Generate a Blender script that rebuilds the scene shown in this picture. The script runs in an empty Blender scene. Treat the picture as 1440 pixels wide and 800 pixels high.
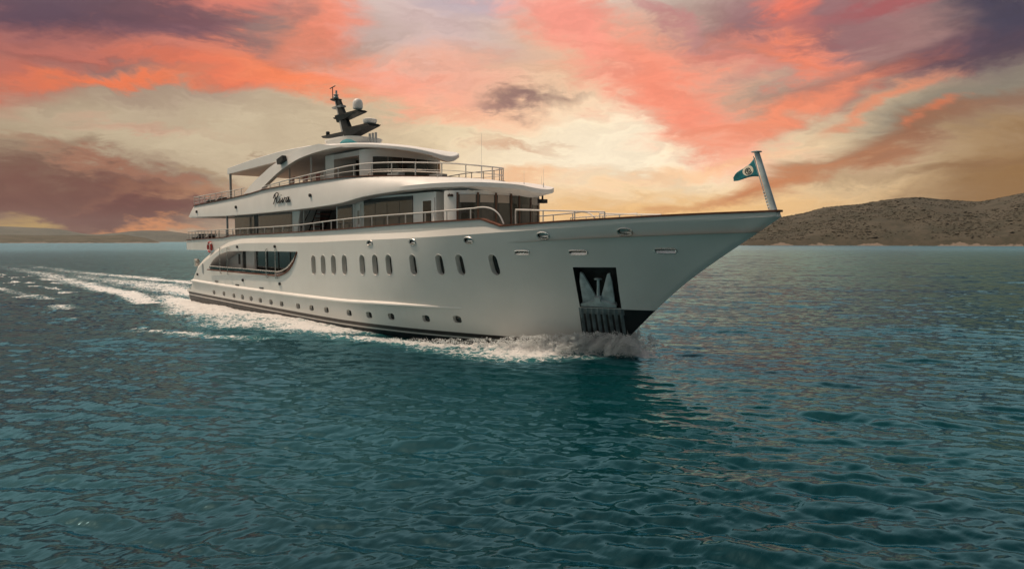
import bpy, bmesh, math, os
import numpy as np
from mathutils import Vector, Matrix

S = bpy.context.scene
COL = S.collection
rng = np.random.default_rng(7)

# ------------------------------------------------------------------ camera
SHIP_Z = 0.60                                   # yacht origin above the mean sea level
RIGHT = np.array([0.70091, 0.71325, 0.0])       # horizontal axes of the view
DEPTH = np.array([-0.71325, 0.70091, 0.0])
CAM = np.array([61.386, -25.333, 4.4765 + SHIP_Z])
PITCH = math.radians(3.606)
cam_d = bpy.data.cameras.new('camera')
cam = bpy.data.objects.new('camera', cam_d)
COL.objects.link(cam)
cam_d.sensor_width = 36.0
cam_d.lens = 24.0
cam_d.clip_start = 0.1
cam_d.clip_end = 60000.0
fwd = DEPTH * math.cos(PITCH) + np.array([0, 0, -math.sin(PITCH)])
upv = DEPTH * math.sin(PITCH) + np.array([0, 0, math.cos(PITCH)])
cam.matrix_world = Matrix(((RIGHT[0], upv[0], -fwd[0], CAM[0]), (RIGHT[1], upv[1], -fwd[1], CAM[1]),
                           (RIGHT[2], upv[2], -fwd[2], CAM[2]), (0, 0, 0, 1)))
S.camera = cam
S.render.resolution_x, S.render.resolution_y = 1024, 568
S.cycles.use_denoising = True
S.cycles.max_bounces = 8
S.cycles.volume_bounces = 0
S.view_settings.view_transform = 'Standard'
S.view_settings.look = 'None'
S.view_settings.exposure = 0.0
S.view_settings.gamma = 1.0
S.view_settings.use_curve_mapping = False

# ------------------------------------------------------------------ sun and sky
SUN_AZ = -74.0        # degrees from the view axis, negative = to its left (beyond the stern)
SUN_EL = 60.0
sa, se = math.radians(SUN_AZ), math.radians(SUN_EL)
to_sun = (RIGHT * math.sin(sa) + DEPTH * math.cos(sa)) * math.cos(se) + np.array([0, 0, math.sin(se)])
sun_d = bpy.data.lights.new('sun', 'SUN')
sun_d.energy = 2.7
sun_d.angle = math.radians(1.0)
sun_d.color = (1.0, 0.79, 0.60)
sun = bpy.data.objects.new('sun', sun_d)
COL.objects.link(sun)
sun.rotation_euler = Vector(to_sun).to_track_quat('Z', 'Y').to_euler()
sun.location = (0, 0, 60)

class NT:
    """small helper for building node trees"""
    def __init__(self, tree):
        self.t = tree
        tree.nodes.clear()
    def n(self, kind, **kw):
        nd = self.t.nodes.new(kind)
        for k, v in kw.items():
            setattr(nd, k, v)
        return nd
    def put(self, sock, val):
        if isinstance(val, bpy.types.NodeSocket):
            self.t.links.new(val, sock)
        elif val is not None:
            if sock.type == 'RGBA' and len(val) == 3:
                val = (*val, 1.0)
            sock.default_value = val
    def math(self, op, a, b=None, c=None, clamp=False):
        m = self.n('ShaderNodeMath', operation=op, use_clamp=clamp)
        self.put(m.inputs[0], a); self.put(m.inputs[1], b); self.put(m.inputs[2], c)
        return m.outputs[0]
    def vmath(self, op, a, b=None):
        m = self.n('ShaderNodeVectorMath', operation=op)
        self.put(m.inputs[0], a); self.put(m.inputs[1], b)
        return m.outputs['Value'] if op in ('DOT_PRODUCT', 'LENGTH') else m.outputs[0]
    def comb(self, x, y, z=0.0):
        m = self.n('ShaderNodeCombineXYZ')
        self.put(m.inputs[0], x); self.put(m.inputs[1], y); self.put(m.inputs[2], z)
        return m.outputs[0]
    def sep(self, v):
        m = self.n('ShaderNodeSeparateXYZ'); self.put(m.inputs[0], v)
        return m.outputs
    def noise(self, vec, scale=1.0, detail=4.0, rough=0.5, dist=0.0):
        m = self.n('ShaderNodeTexNoise')
        self.put(m.inputs['Vector'], vec)
        m.inputs['Scale'].default_value = scale; m.inputs['Detail'].default_value = detail
        m.inputs['Roughness'].default_value = rough; m.inputs['Distortion'].default_value = dist
        return m.outputs['Fac']
    def ramp(self, x, a, b, lo=0.0, hi=1.0, smooth=True):
        m = self.n('ShaderNodeMapRange')
        m.interpolation_type = 'SMOOTHSTEP' if smooth else 'LINEAR'
        self.put(m.inputs['Value'], x)
        self.put(m.inputs['From Min'], a); self.put(m.inputs['From Max'], b)
        self.put(m.inputs['To Min'], lo); self.put(m.inputs['To Max'], hi)
        return m.outputs[0]
    def mix(self, f, a, b, blend='MIX'):
        m = self.n('ShaderNodeMix', data_type='RGBA', blend_type=blend)
        self.put(m.inputs[0], f); self.put(m.inputs[6], a); self.put(m.inputs[7], b)
        return m.outputs[2]

# each sunset cloud: azimuth and elevation of its middle (degrees), half-widths, tilt, colour, density, solid core
CLOUDS = [
    (-37.6, 5.9, 16.1, 9.5, 0, (0.3813, 0.2874, 0.1878), 0.95, 0.2),
    (10.6, 5.8, 24.2, 10.0, 0, (0.956, 0.7305, 0.4452), 1, 0.15),
    (7.7, 7.3, 12.3, 5.0, 0, (0.9911, 0.8469, 0.624), 0.95, 0.15),
    (11.8, 2.0, 20.6, 2.9, 0, (0.8963, 0.5271, 0.2086), 0.95, 0.15),
    (38.4, 3.5, 12.1, 7.0, 0, (0.2623, 0.1329, 0.0452), 0.95, 0.2),
    (36.9, 13.1, 7.6, 4.3, 0, (0.1384, 0.107, 0.107), 0.8, 0.1),
    (-22.1, 8.5, 15.4, 3.9, 0, (0.5972, 0.4851, 0.3278), 0.85, 0.2),
    (-32.0, 16.2, 18.5, 6.1, 3, (0.1946, 0.0802, 0.0976), 1, 0.55),
    (-35.3, 16.3, 9.1, 3.9, 0, (0.0931, 0.0482, 0.0802), 1, 0.15),
    (-27.0, 13.8, 14.2, 1.4, 4, (0.6172, 0.1946, 0.1384), 0.75, 0.1),
    (-36.5, 10.4, 5.0, 1.9, 10, (0.552, 0.1384, 0.0976), 0.8, 0.2),
    (-30.3, 10.8, 7.6, 0.6, 9, (0.8714, 0.1946, 0.0762), 0.9, 0.1),
    (-22.1, 12.6, 10.2, 1.1, -1, (0.807, 0.1812, 0.0887), 0.85, 0.15),
    (-16.3, 13.0, 8.3, 1.4, -9, (0.956, 0.2462, 0.107), 0.9, 0.15),
    (-8.9, 12.3, 7.0, 1.4, -16, (0.956, 0.305, 0.1812), 0.85, 0.1),
    (-14.3, 17.8, 4.5, 2.0, 38, (0.9216, 0.2159, 0.1022), 0.9, 0.15),
    (-21.6, 18.1, 6.2, 1.2, 0, (0.7305, 0.1946, 0.1329), 0.8, 0.1),
    (-26.6, 15.3, 4.3, 0.7, 6, (0.1878, 0.0887, 0.117), 0.6, 0.0),
    (-5.9, 16.8, 8.3, 4.5, 0, (0.6172, 0.4452, 0.4342), 0.85, 0.2),
    (-3.6, 18.8, 4.2, 1.1, 0, (0.4342, 0.3515, 0.4125), 0.7, 0.0),
    (0.6, 19.4, 5.4, 1.4, -10, (0.8714, 0.3515, 0.305), 0.7, 0.0),
    (-4.2, 12.7, 7.7, 2.4, 0, (0.956, 0.4125, 0.2874), 0.7, 0.1),
    (-0.6, 10.6, 6.6, 1.3, 0, (0.9734, 0.552, 0.3515), 0.7, 0.0),
    (23.1, 16.0, 13.6, 5.8, 0, (0.314, 0.15, 0.162), 0.95, 0.35),
    (9.5, 13.8, 12.2, 3.7, -33, (0.9387, 0.3325, 0.2307), 0.85, 0.25),
    (14.3, 10.8, 7.8, 2.7, -33, (0.9473, 0.2789, 0.1746), 0.85, 0.15),
    (4.8, 17.8, 5.3, 2.5, -50, (0.956, 0.3231, 0.2462), 0.8, 0.1),
    (11.5, 18.1, 6.3, 0.9, -35, (0.552, 0.2159, 0.2159), 0.7, 0.0),
    (20.8, 13.9, 4.4, 1.5, -20, (0.9216, 0.2623, 0.15), 0.9, 0.05),
    (22.2, 17.2, 1.8, 1.9, 0, (0.8879, 0.2086, 0.1329), 0.9, 0.1),
    (16.3, 13.9, 3.3, 0.8, -20, (0.855, 0.2623, 0.1878), 0.6, 0.0),
    (29.8, 12.5, 10.8, 1.6, 15, (0.1946, 0.0844, 0.0976), 0.95, 0.2),
    (35.3, 13.6, 6.0, 2.0, 15, (0.107, 0.0685, 0.0931), 0.95, 0.2),
    (36.9, 15.6, 5.7, 2.4, 0, (0.0612, 0.0545, 0.0887), 0.95, 0.1),
    (29.4, 16.2, 7.3, 0.7, 9, (0.3813, 0.107, 0.1119), 0.9, 0.1),
    (33.3, 9.6, 7.9, 1.9, 15, (0.2384, 0.2159, 0.1683), 0.85, 0.2),
    (22.1, 10.3, 7.7, 1.1, 15, (0.8879, 0.2705, 0.1441), 0.9, 0.1),
    (28.2, 10.1, 4.2, 0.5, 22, (0.7758, 0.2623, 0.1384), 0.8, 0.0),
    (28.4, 7.0, 12.0, 1.2, 17, (0.314, 0.1329, 0.0723), 0.9, 0.15),
    (19.5, 4.2, 7.4, 0.8, 15, (0.6038, 0.2159, 0.0844), 0.85, 0.1),
    (32.0, 9.0, 1.5, 0.5, 32, (0.6724, 0.1946, 0.0887), 0.8, 0.0),
    (32.9, 5.2, 8.0, 0.6, 3, (0.2623, 0.1384, 0.0648), 0.7, 0.0),
    (34.9, 2.3, 5.6, 0.6, 2, (0.1878, 0.0976, 0.0482), 0.7, 0.0),
    (-32.4, 3.4, 12.8, 2.6, -3, (0.162, 0.0612, 0.0482), 0.95, 0.35),
    (-28.9, 2.1, 7.8, 1.6, 0, (0.15, 0.0513, 0.0452), 0.9, 0.25),
    (-29.8, 5.0, 8.5, 0.6, -13, (0.3419, 0.15, 0.0931), 0.8, 0.0),
    (-25.6, 3.8, 5.8, 0.5, 6, (0.4342, 0.2086, 0.1119), 0.6, 0.0),
    (-28.0, 0.8, 5.6, 0.6, 0, (0.6584, 0.2462, 0.0887), 0.9, 0.1),
    (-36.5, 1.7, 1.9, 0.7, 0, (0.4452, 0.2789, 0.0976), 0.95, 0.3),
    (0.9, 11.7, 3.6, 0.8, 0, (0.2542, 0.15, 0.1384), 0.9, 0.1),
    (-1.8, 11.4, 3.0, 0.5, 0, (0.402, 0.2232, 0.1878), 0.7, 0.0),
    (0.0, 8.1, 3.6, 0.5, -8, (0.6724, 0.3712, 0.2232), 0.7, 0.0),
    (-32.5, 6.2, 1.4, 0.5, 28, (0.305, 0.2086, 0.1384), 0.8, 0.0),
    (-20.5, 7.0, 1.2, 0.3, -15, (0.3916, 0.2705, 0.1812), 0.8, 0.0),
    (-23.6, 5.0, 1.2, 0.4, 0, (0.3712, 0.2462, 0.1441), 0.7, 0.0),
    (0.9, 5.3, 4.8, 0.8, 4, (0.8714, 0.4452, 0.2159), 0.7, 0.0),
    (-28.4, 7.9, 5.5, 0.5, 3, (0.552, 0.305, 0.2159), 0.6, 0.0),
    (14.0, 6.0, 9.5, 0.6, 10, (0.956, 0.552, 0.2874), 0.7, 0.0),
]
world = bpy.data.worlds.new('World')
S.world = world
world.use_nodes = True
w = NT(world.node_tree)
gen = w.n('ShaderNodeTexCoord').outputs['Generated']
dr = w.vmath('DOT_PRODUCT', gen, tuple(RIGHT))
dd = w.vmath('DOT_PRODUCT', gen, tuple(DEPTH))
dz = w.sep(gen)[2]
DEG = 180.0 / math.pi
az = w.math('MULTIPLY', w.math('ARCTAN2', dr, dd), DEG)
el = w.math('MULTIPLY', w.math('ARCSINE', dz), DEG)
# wind-torn edges: the cloud coordinates are bent by noise, stretched along the horizon
base = w.comb(w.math('MULTIPLY', az, 0.06), w.math('MULTIPLY', el, 0.16), 0.0)
w1 = w.math('SUBTRACT', w.noise(base, 1.7, 5.0, 0.56, 0.6), 0.5)
w2 = w.math('SUBTRACT', w.noise(w.vmath('ADD', base, (7.3, 2.1, 4.0)), 1.4, 5.0, 0.58, 0.8), 0.5)
w3 = w.math('SUBTRACT', w.noise(w.vmath('ADD', base, (1.3, 9.1, 2.0)), 6.0, 6.0, 0.62, 0.9), 0.5)
w4 = w.math('SUBTRACT', w.noise(w.vmath('ADD', base, (4.4, 3.3, 8.0)), 17.0, 5.0, 0.66, 1.2), 0.5)
azw = w.math('ADD', az, w.math('ADD', w.math('MULTIPLY', w1, 12.0), w.math('ADD', w.math('MULTIPLY', w3, 3.6), w.math('MULTIPLY', w4, 0.8))))
elw = w.math('ADD', el, w.math('ADD', w.math('MULTIPLY', w2, 6.0), w.math('ADD', w.math('MULTIPLY', w3, 2.0), w.math('MULTIPLY', w4, 0.5))))
pos = w.comb(azw, elw, 0.0)
col = w.mix(w.ramp(el, 14.0, 24.0), (0.52, 0.40, 0.27), (1.0, 0.93, 0.84))
col = w.mix(w.ramp(el, 22.0, 58.0, smooth=False), col, (0.15, 0.23, 0.27))
for A, E, ra, re_, rot, c, alpha, core in CLOUDS:
    mp = w.n('ShaderNodeMapping', vector_type='TEXTURE')
    w.put(mp.inputs['Vector'], pos)
    mp.inputs['Location'].default_value = (A, E, 0)
    mp.inputs['Rotation'].default_value = (0, 0, math.radians(rot))
    mp.inputs['Scale'].default_value = (ra, re_, 1)
    ln = w.vmath('LENGTH', mp.outputs[0])
    mk = w.ramp(ln, core * .6, 1.5, alpha, 0.0)
    col = w.mix(mk, col, c)
streak = w.ramp(w.noise(w.comb(w.math('MULTIPLY', azw, 0.09), w.math('MULTIPLY', elw, 0.38), 3.0), 1.8, 7.0, 0.62, 0.5), 0.28, 0.72)
col = w.mix(1.0, col, w.mix(streak, (0.92, 0.90, 0.90), (1.10, 1.11, 1.11)), 'MULTIPLY')
sky = w.n('ShaderNodeTexSky', sky_type='NISHITA')
sky.sun_disc = False
sky.sun_elevation = math.radians(SUN_EL)
sky.sun_rotation = math.atan2(to_sun[0], to_sun[1])
sky.air_density, sky.dust_density, sky.ozone_density = 1.0, 1.5, 1.0
day = w.mix(1.0, sky.outputs[0], (0.056, 0.045, 0.034), 'MULTIPLY')
# the air low down behind the camera is dim; the sky overhead is what lights the decks
day = w.mix(1.0, day, w.mix(w.ramp(el, 0.0, 70.0), (0.68, 0.62, 0.54), (2.7, 2.6, 2.45)), 'MULTIPLY')
# the sunset clouds fill the western sky ahead; higher up and behind, the plain evening sky takes over
side = w.ramp(w.math('ABSOLUTE', az), 42.0, 85.0, 1.0, 0.0)
high = w.ramp(el, 34.0, 66.0, 1.0, 0.0)
col = w.mix(w.math('MULTIPLY', side, high), day, col)
# bright air round the sun, which stands just outside the picture
sd = w.vmath('DOT_PRODUCT', gen, tuple(to_sun))
glow = w.math('POWER', w.math('MAXIMUM', sd, 0.0), 5.0)
col = w.mix(1.0, col, w.mix(w.math('MULTIPLY', glow, w.ramp(el, 8.0, 24.0)), (0, 0, 0), (0.85, 0.74, 0.58)), 'ADD')
bg = w.n('ShaderNodeBackground')
w.put(bg.inputs['Color'], col)
bg.inputs['Strength'].default_value = 1.0
wo = w.n('ShaderNodeOutputWorld')
w.t.links.new(bg.outputs[0], wo.inputs['Surface'])
world.cycles.sampling_method = 'MANUAL'
world.cycles.sample_map_resolution = 512

# ------------------------------------------------------------------ materials
def principled(name, color, rough=0.5, metal=0.0, spec=0.5, coat=0.0):
    m = bpy.data.materials.new(name); m.use_nodes = True
    t = NT(m.node_tree)
    p = t.n('ShaderNodeBsdfPrincipled')
    o = t.n('ShaderNodeOutputMaterial')
    t.t.links.new(p.outputs[0], o.inputs['Surface'])
    t.put(p.inputs['Base Color'], color)
    p.inputs['Roughness'].default_value = rough
    p.inputs['Metallic'].default_value = metal
    p.inputs['Specular IOR Level'].default_value = spec
    p.inputs['Coat Weight'].default_value = coat
    return m, t, p

def worn(name, color, rough=0.5, metal=0.0, spec=0.5, coat=0.0, var=0.12, scale=1.5):
    """base colour with faint cloudy variation and uneven gloss"""
    m, t, p = principled(name, color, rough, metal, spec, coat)
    pos = t.n('ShaderNodeTexCoord').outputs['Object']
    a = t.noise(pos, scale, 5.0, 0.6)
    lo = tuple(c * (1 - var) for c in color); hi = tuple(min(1, c * (1 + var)) for c in color)
    t.put(p.inputs['Base Color'], t.mix(t.ramp(a, 0.3, 0.7), lo, hi))
    t.put(p.inputs['Roughness'], t.ramp(t.noise(pos, scale * 4, 3.0), 0.3, 0.7, rough * 0.85, min(1, rough * 1.2)))
    return m

M = {}
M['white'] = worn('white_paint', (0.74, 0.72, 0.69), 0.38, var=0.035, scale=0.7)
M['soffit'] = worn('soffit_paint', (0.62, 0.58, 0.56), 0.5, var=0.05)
M['teak'] = worn('varnished_teak', (0.13, 0.048, 0.028), 0.55, spec=0.25, var=0.3, scale=3)
M['mullion'] = worn('brown_window_post', (0.12, 0.065, 0.045), 0.6, spec=0.3, var=0.15)
M['deck'] = worn('teak_deck', (0.28, 0.18, 0.11), 0.7, var=0.2, scale=3)
M['steel'] = worn('polished_steel', (0.74, 0.72, 0.69), 0.26, metal=0.85, var=0.06)
M['rail'] = worn('painted_rail', (0.66, 0.62, 0.58), 0.35, metal=0.35, var=0.06)
M['black'] = worn('black_rubber', (0.012, 0.012, 0.013), 0.45, var=0.2)
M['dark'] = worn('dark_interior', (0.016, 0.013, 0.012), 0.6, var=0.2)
M['brown'] = worn('brown_panel', (0.035, 0.018, 0.014), 0.45, var=0.2)
M['mast'] = worn('black_mast_paint', (0.012, 0.015, 0.015), 0.55, spec=0.3, var=0.15)
M['grey'] = worn('grey_paint', (0.30, 0.31, 0.31), 0.4, var=0.08)
M['dome'] = worn('dome_plastic', (0.70, 0.66, 0.63), 0.45, var=0.04)
M['tinted'] = worn('bronze_tinted_glass', (0.060, 0.061, 0.058), 0.12, spec=0.9, coat=0.5, var=0.06, scale=0.5)
M['glass'] = worn('dark_glass', (0.014, 0.016, 0.017), 0.05, spec=0.7, coat=0.3, var=0.1)
M['pane'] = worn('porthole_glass', (0.10, 0.095, 0.085), 0.15, spec=0.7, var=0.1)
M['blind'] = worn('window_blind', (0.42, 0.36, 0.31), 0.7, var=0.08)
M['red'] = worn('red_lifebuoy', (0.42, 0.035, 0.03), 0.5, var=0.1)
M['redwood'] = worn('red_brown_wood', (0.22, 0.06, 0.045), 0.5, var=0.2, scale=4)
M['cushion'] = worn('dark_cushion', (0.03, 0.03, 0.032), 0.85, var=0.2)
M['teal'] = worn('teal_cloth', (0.008, 0.17, 0.20), 0.8, var=0.15, scale=3)
M['cream'] = worn('cream_cloth', (0.85, 0.78, 0.62), 0.8, var=0.08)
M['galvanised'] = worn('galvanised_steel', (0.42, 0.48, 0.49), 0.45, metal=0.2, var=0.2, scale=2.5)
M['ribplate'] = worn('anchor_plate_steel', (0.13, 0.16, 0.165), 0.5, metal=0.0, var=0.35, scale=2.2)
M['clear'] = None
def clear_glass():
    m = bpy.data.materials.new('clear_glass'); m.use_nodes = True
    t = NT(m.node_tree)
    g = t.n('ShaderNodeBsdfGlossy'); g.inputs['Roughness'].default_value = 0.03; t.put(g.inputs['Color'], (0.9, 0.95, 0.95))
    tr = t.n('ShaderNodeBsdfTransparent'); t.put(tr.inputs['Color'], (0.62, 0.66, 0.63))
    fr = t.n('ShaderNodeFresnel'); fr.inputs['IOR'].default_value = 1.5
    mx = t.n('ShaderNodeMixShader')
    t.put(mx.inputs[0], t.math('ADD', fr.outputs[0], 0.06, clamp=True))
    t.t.links.new(tr.outputs[0], mx.inputs[1]); t.t.links.new(g.outputs[0], mx.inputs[2])
    o = t.n('ShaderNodeOutputMaterial'); t.t.links.new(mx.outputs[0], o.inputs['Surface'])
    return m
M['clear'] = clear_glass()

def hull_material():
    """white topsides over painted boot stripes and dark underwater paint; a dark scuff panel at the forefoot"""
    m, t, p = principled('hull_paint', (0.72, 0.71, 0.69), 0.4, spec=0.35)
    pos = t.n('ShaderNodeTexCoord').outputs['Object']
    x, y, z = t.sep(pos)
    top = t.ramp(x, 0.0, 25.0, 0.21, -0.17, smooth=False)
    d = t.math('SUBTRACT', top, z)
    a = t.noise(pos, 0.35, 4.0, 0.55)
    white = t.mix(t.ramp(a, 0.3, 0.7), (0.66, 0.64, 0.60), (0.71, 0.69, 0.65))
    # rain streaks and salt: thin vertical marks
    st = t.noise(t.comb(t.math('MULTIPLY', x, 3.2), 0.0, t.math('MULTIPLY', z, 0.22)), 1.0, 5.0, 0.6)
    white = t.mix(t.ramp(st, 0.55, 0.85, 0.0, 0.22), white, (0.50, 0.46, 0.40))
    dark = t.mix(a, (0.018, 0.016, 0.016), (0.05, 0.04, 0.036))
    c = t.mix(t.ramp(d, 0.0, 0.012), white, dark)
    c = t.mix(t.ramp(d, 0.21, 0.222), c, (0.55, 0.52, 0.49))
    c = t.mix(t.ramp(d, 0.30, 0.312), c, (0.012, 0.014, 0.016))
    fore = t.math('MULTIPLY', t.ramp(x, 43.18, 43.20), t.ramp(z, 1.46, 1.45))
    c = t.mix(fore, c, (0.010, 0.014, 0.016))
    t.put(p.inputs['Base Color'], c)
    t.put(p.inputs['Roughness'], t.ramp(st, 0.3, 0.8, 0.34, 0.5))
    b = t.n('ShaderNodeBump'); b.inputs['Strength'].default_value = 0.12; b.inputs['Distance'].default_value = 0.02
    t.put(b.inputs['Height'], t.noise(pos, 0.9, 2.0, 0.4))
    t.t.links.new(b.outputs[0], p.inputs['Normal'])
    return m
M['hull'] = hull_material()

# ------------------------------------------------------------------ mesh helpers
class MB:
    def __init__(self):
        self.v, self.f, self.m, self.s = [], [], [], []
    def add(self, verts, faces, mat=0, smooth=False):
        o = len(self.v)
        self.v += [tuple(float(c) for c in p) for p in verts]
        for f in faces:
            self.f.append(tuple(i + o for i in f)); self.m.append(mat); self.s.append(smooth)
        return self
    def box(self, c, s, mat=0, rz=0.0, ry=0.0):
        c = np.array(c, float); h = np.array(s, float) / 2
        p = np.array([[sx, sy, sz] for sx in (-1, 1) for sy in (-1, 1) for sz in (-1, 1)], float) * h
        if ry:
            ca, sb = math.cos(ry), math.sin(ry)
            p = np.stack([p[:, 0] * ca + p[:, 2] * sb, p[:, 1], -p[:, 0] * sb + p[:, 2] * ca], 1)
        if rz:
            ca, sb = math.cos(rz), math.sin(rz)
            p = np.stack([p[:, 0] * ca - p[:, 1] * sb, p[:, 0] * sb + p[:, 1] * ca, p[:, 2]], 1)
        return self.add(p + c, [(0, 1, 3, 2), (4, 6, 7, 5), (0, 4, 5, 1), (2, 3, 7, 6), (0, 2, 6, 4), (1, 5, 7, 3)], mat)
    def tube(self, pts, r, n=8, mat=0, closed=False, smooth=True):
        P = np.array(pts, float); k = len(P)
        R = np.full(k, r, float) if np.isscalar(r) else np.array(r, float)
        T = np.zeros_like(P)
        for i in range(k):
            a = P[(i + 1) % k] if (closed or i < k - 1) else P[i]
            b = P[i - 1] if (closed or i > 0) else P[i]
            T[i] = (a - b) / (np.linalg.norm(a - b) + 1e-12)
        ref = np.array([0, 0, 1.0]) if abs(T[0][2]) < 0.9 else np.array([0, 1.0, 0])
        vs = []
        u = np.cross(T[0], ref); u /= np.linalg.norm(u)
        for i in range(k):
            u = u - T[i] * (u @ T[i]); u /= (np.linalg.norm(u) + 1e-12)
            w_ = np.cross(T[i], u)
            for j in range(n):
                a = 2 * math.pi * j / n
                vs.append(P[i] + R[i] * (math.cos(a) * u + math.sin(a) * w_))
        fs = []
        for i in range(k if closed else k - 1):
            i2 = (i + 1) % k
            for j in range(n):
                j2 = (j + 1) % n
                fs.append((i * n + j, i2 * n + j, i2 * n + j2, i * n + j2))
        self.add(vs, fs, mat, smooth)
        if not closed:
            o = len(self.v) - len(vs)
            self.f += [tuple(o + j for j in range(n))[::-1], tuple(o + (k - 1) * n + j for j in range(n))]
            self.m += [mat, mat]; self.s += [False, False]
        return self
    def grid(self, P, mat=0, smooth=True, wrap=False):
        P = np.array(P, float); a, b = P.shape[:2]
        fs = []
        for i in range(a - 1):
            for j in range(b if wrap else b - 1):
                j2 = (j + 1) % b
                fs.append((i * b + j, (i + 1) * b + j, (i + 1) * b + j2, i * b + j2))
        return self.add(P.reshape(-1, 3), fs, mat, smooth)
    def loft(self, front, back, mat=0, caps=True, smooth=False):
        """solid between two matching closed outlines"""
        F_, B_ = list(front), list(back); n = len(F_)
        fs = [(i, (i + 1) % n, n + (i + 1) % n, n + i) for i in range(n)]
        self.add(F_ + B_, fs, mat, smooth)
        if caps:
            o = len(self.v) - 2 * n
            self.f += [tuple(o + i for i in range(n))[::-1], tuple(o + n + i for i in range(n))]
            self.m += [mat, mat]; self.s += [False, False]
        return self
    def lathe(self, prof, c, n=16, mat=0, axis='z', smooth=True):
        vs, fs = [], []
        for r, h in prof:
            for j in range(n):
                a = 2 * math.pi * j / n
                q = (r * math.cos(a), r * math.sin(a), h)
                if axis == 'y': q = (q[0], q[2], q[1])
                if axis == 'x': q = (q[2], q[0], q[1])
                vs.append((c[0] + q[0], c[1] + q[1], c[2] + q[2]))
        for i in range(len(prof) - 1):
            for j in range(n):
                j2 = (j + 1) % n
                fs.append((i * n + j, i * n + j2, (i + 1) * n + j2, (i + 1) * n + j))
        fs.append(tuple(range(n))[::-1]); fs.append(tuple((len(prof) - 1) * n + j for j in range(n)))
        return self.add(vs, fs, mat, smooth)
    def build(self, name, mats, parent=None, sharp=35.0, fix=True):
        me = bpy.data.meshes.new(name)
        me.from_pydata(self.v, [], self.f)
        if not isinstance(mats, (list, tuple)): mats = [mats]
        for m in mats: me.materials.append(m)
        me.polygons.foreach_set('material_index', self.m)
        if fix:
            bm = bmesh.new(); bm.from_mesh(me)
            bmesh.ops.recalc_face_normals(bm, faces=bm.faces)
            bm.to_mesh(me); bm.free()
        me.polygons.foreach_set('use_smooth', [True] * len(me.polygons) if sharp else self.s)
        if sharp: me.set_sharp_from_angle(angle=math.radians(sharp))
        me.update()
        o = bpy.data.objects.new(name, me); COL.objects.link(o)
        if parent is not None: o.parent = parent
        return o

def thing(name, label, cat, loc=(0, 0, 0), group=None):
    o = bpy.data.objects.new(name, None); COL.objects.link(o)
    o.location = loc; o.empty_display_size = 0.5
    return tag(o, label, cat, group)
def tag(o, label, cat, group=None):
    o['label'] = label; o['category'] = cat
    if group: o['group'] = group
    return o

def pchip(xs, ys):
    xs = np.array(xs, float); ys = np.array(ys, float)
    h = np.diff(xs); d = np.diff(ys) / h
    m = np.zeros(len(xs)); m[0] = d[0]; m[-1] = d[-1]
    for i in range(1, len(xs) - 1):
        if d[i - 1] * d[i] > 0:
            a, b = 2 * h[i] + h[i - 1], h[i] + 2 * h[i - 1]
            m[i] = (a + b) / (a / d[i - 1] + b / d[i])
    def f(x):
        x = np.clip(np.asarray(x, float), xs[0], xs[-1])
        i = np.clip(np.searchsorted(xs, x) - 1, 0, len(xs) - 2)
        t = (x - xs[i]) / h[i]
        return ((1 + 2 * t) * (1 - t) ** 2 * ys[i] + t * (1 - t) ** 2 * h[i] * m[i]
                + t * t * (3 - 2 * t) * ys[i + 1] + t * t * (t - 1) * h[i] * m[i + 1])
    return f
def smooth_path(pts, per=6, closed=False):
    """Catmull-Rom through points"""
    P = [np.array(p, float) for p in pts]; n = len(P); out = []
    for i in range(n if closed else n - 1):
        if closed: a, b, c, d = P[i - 1], P[i], P[(i + 1) % n], P[(i + 2) % n]
        else: a, b, c, d = P[max(i - 1, 0)], P[i], P[i + 1], P[min(i + 2, n - 1)]
        for k in range(per):
            t = k / per
            out.append(0.5 * (2 * b + (c - a) * t + (2 * a - 5 * b + 4 * c - d) * t * t + (3 * b - a - 3 * c + d) * t ** 3))
    if not closed: out.append(P[-1])
    return np.array(out)

# ------------------------------------------------------------------ hull form (yacht frame: x forward, y to port, z up)
stem_x = pchip([-1.5, 0, 1.45, 2.6, 5.42], [41.2, 43, 44.56, 45.9, 50.11])
deck_b = pchip([0, 5, 10, 20, 30, 34, 38, 41, 44, 46, 48, 49.3, 49.9, 50.11], [4.2, 4.3, 4.38, 4.45, 4.42, 4.28, 3.85, 3.3, 2.5, 1.82, 1.02, .45, .2, 0])
wl_b = pchip([0, 10, 20, 27, 31, 35, 38, 41, 43], [4.05, 4.2, 4.25, 4.1, 3.7, 2.85, 2.0, .95, 0])
flare_e = pchip([0, .5, .75, .9, 1], [.45, .5, .8, 1.1, 1.2])
zk = pchip([0, .45, 1.4, 2.5, 5.2, 9, 12.2, 22.5, 25.8, 32.3, 39.5, 41, 44.2, 47.3, 49.2, 50.11],
           [.28, .35, 1.3, 2.15, 3.12, 4.05, 4.34, 4.41, 4.5, 4.64, 4.94, 5.02, 5.16, 5.27, 5.38, 5.42])
def half_b(s, z):
    s = np.clip(s, 0, 1); z = np.asarray(z, float)
    bt = deck_b(50.11 * s); bw = wl_b(43 * s)
    zf = np.interp(s, [0, .5, 1], [4.3, 4.5, 5.42])
    g = np.clip(z / zf, 0, 1.2) ** flare_e(s)
    return np.where(z > 0, bw + (bt - bw) * g, bw * (1 - .2 * (np.minimum(z, 0) / 1.5) ** 2))
def hull_y(x, z):
    """starboard skin of the hull"""
    return -half_b(np.asarray(x, float) / stem_x(z), z)
# ------------------------------------------------------------------ the yacht
yacht = thing('motor_yacht', 'long white motor yacht under way with a raked bow, three decks and a black mast', 'yacht', (0, 0, SHIP_Z))

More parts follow.
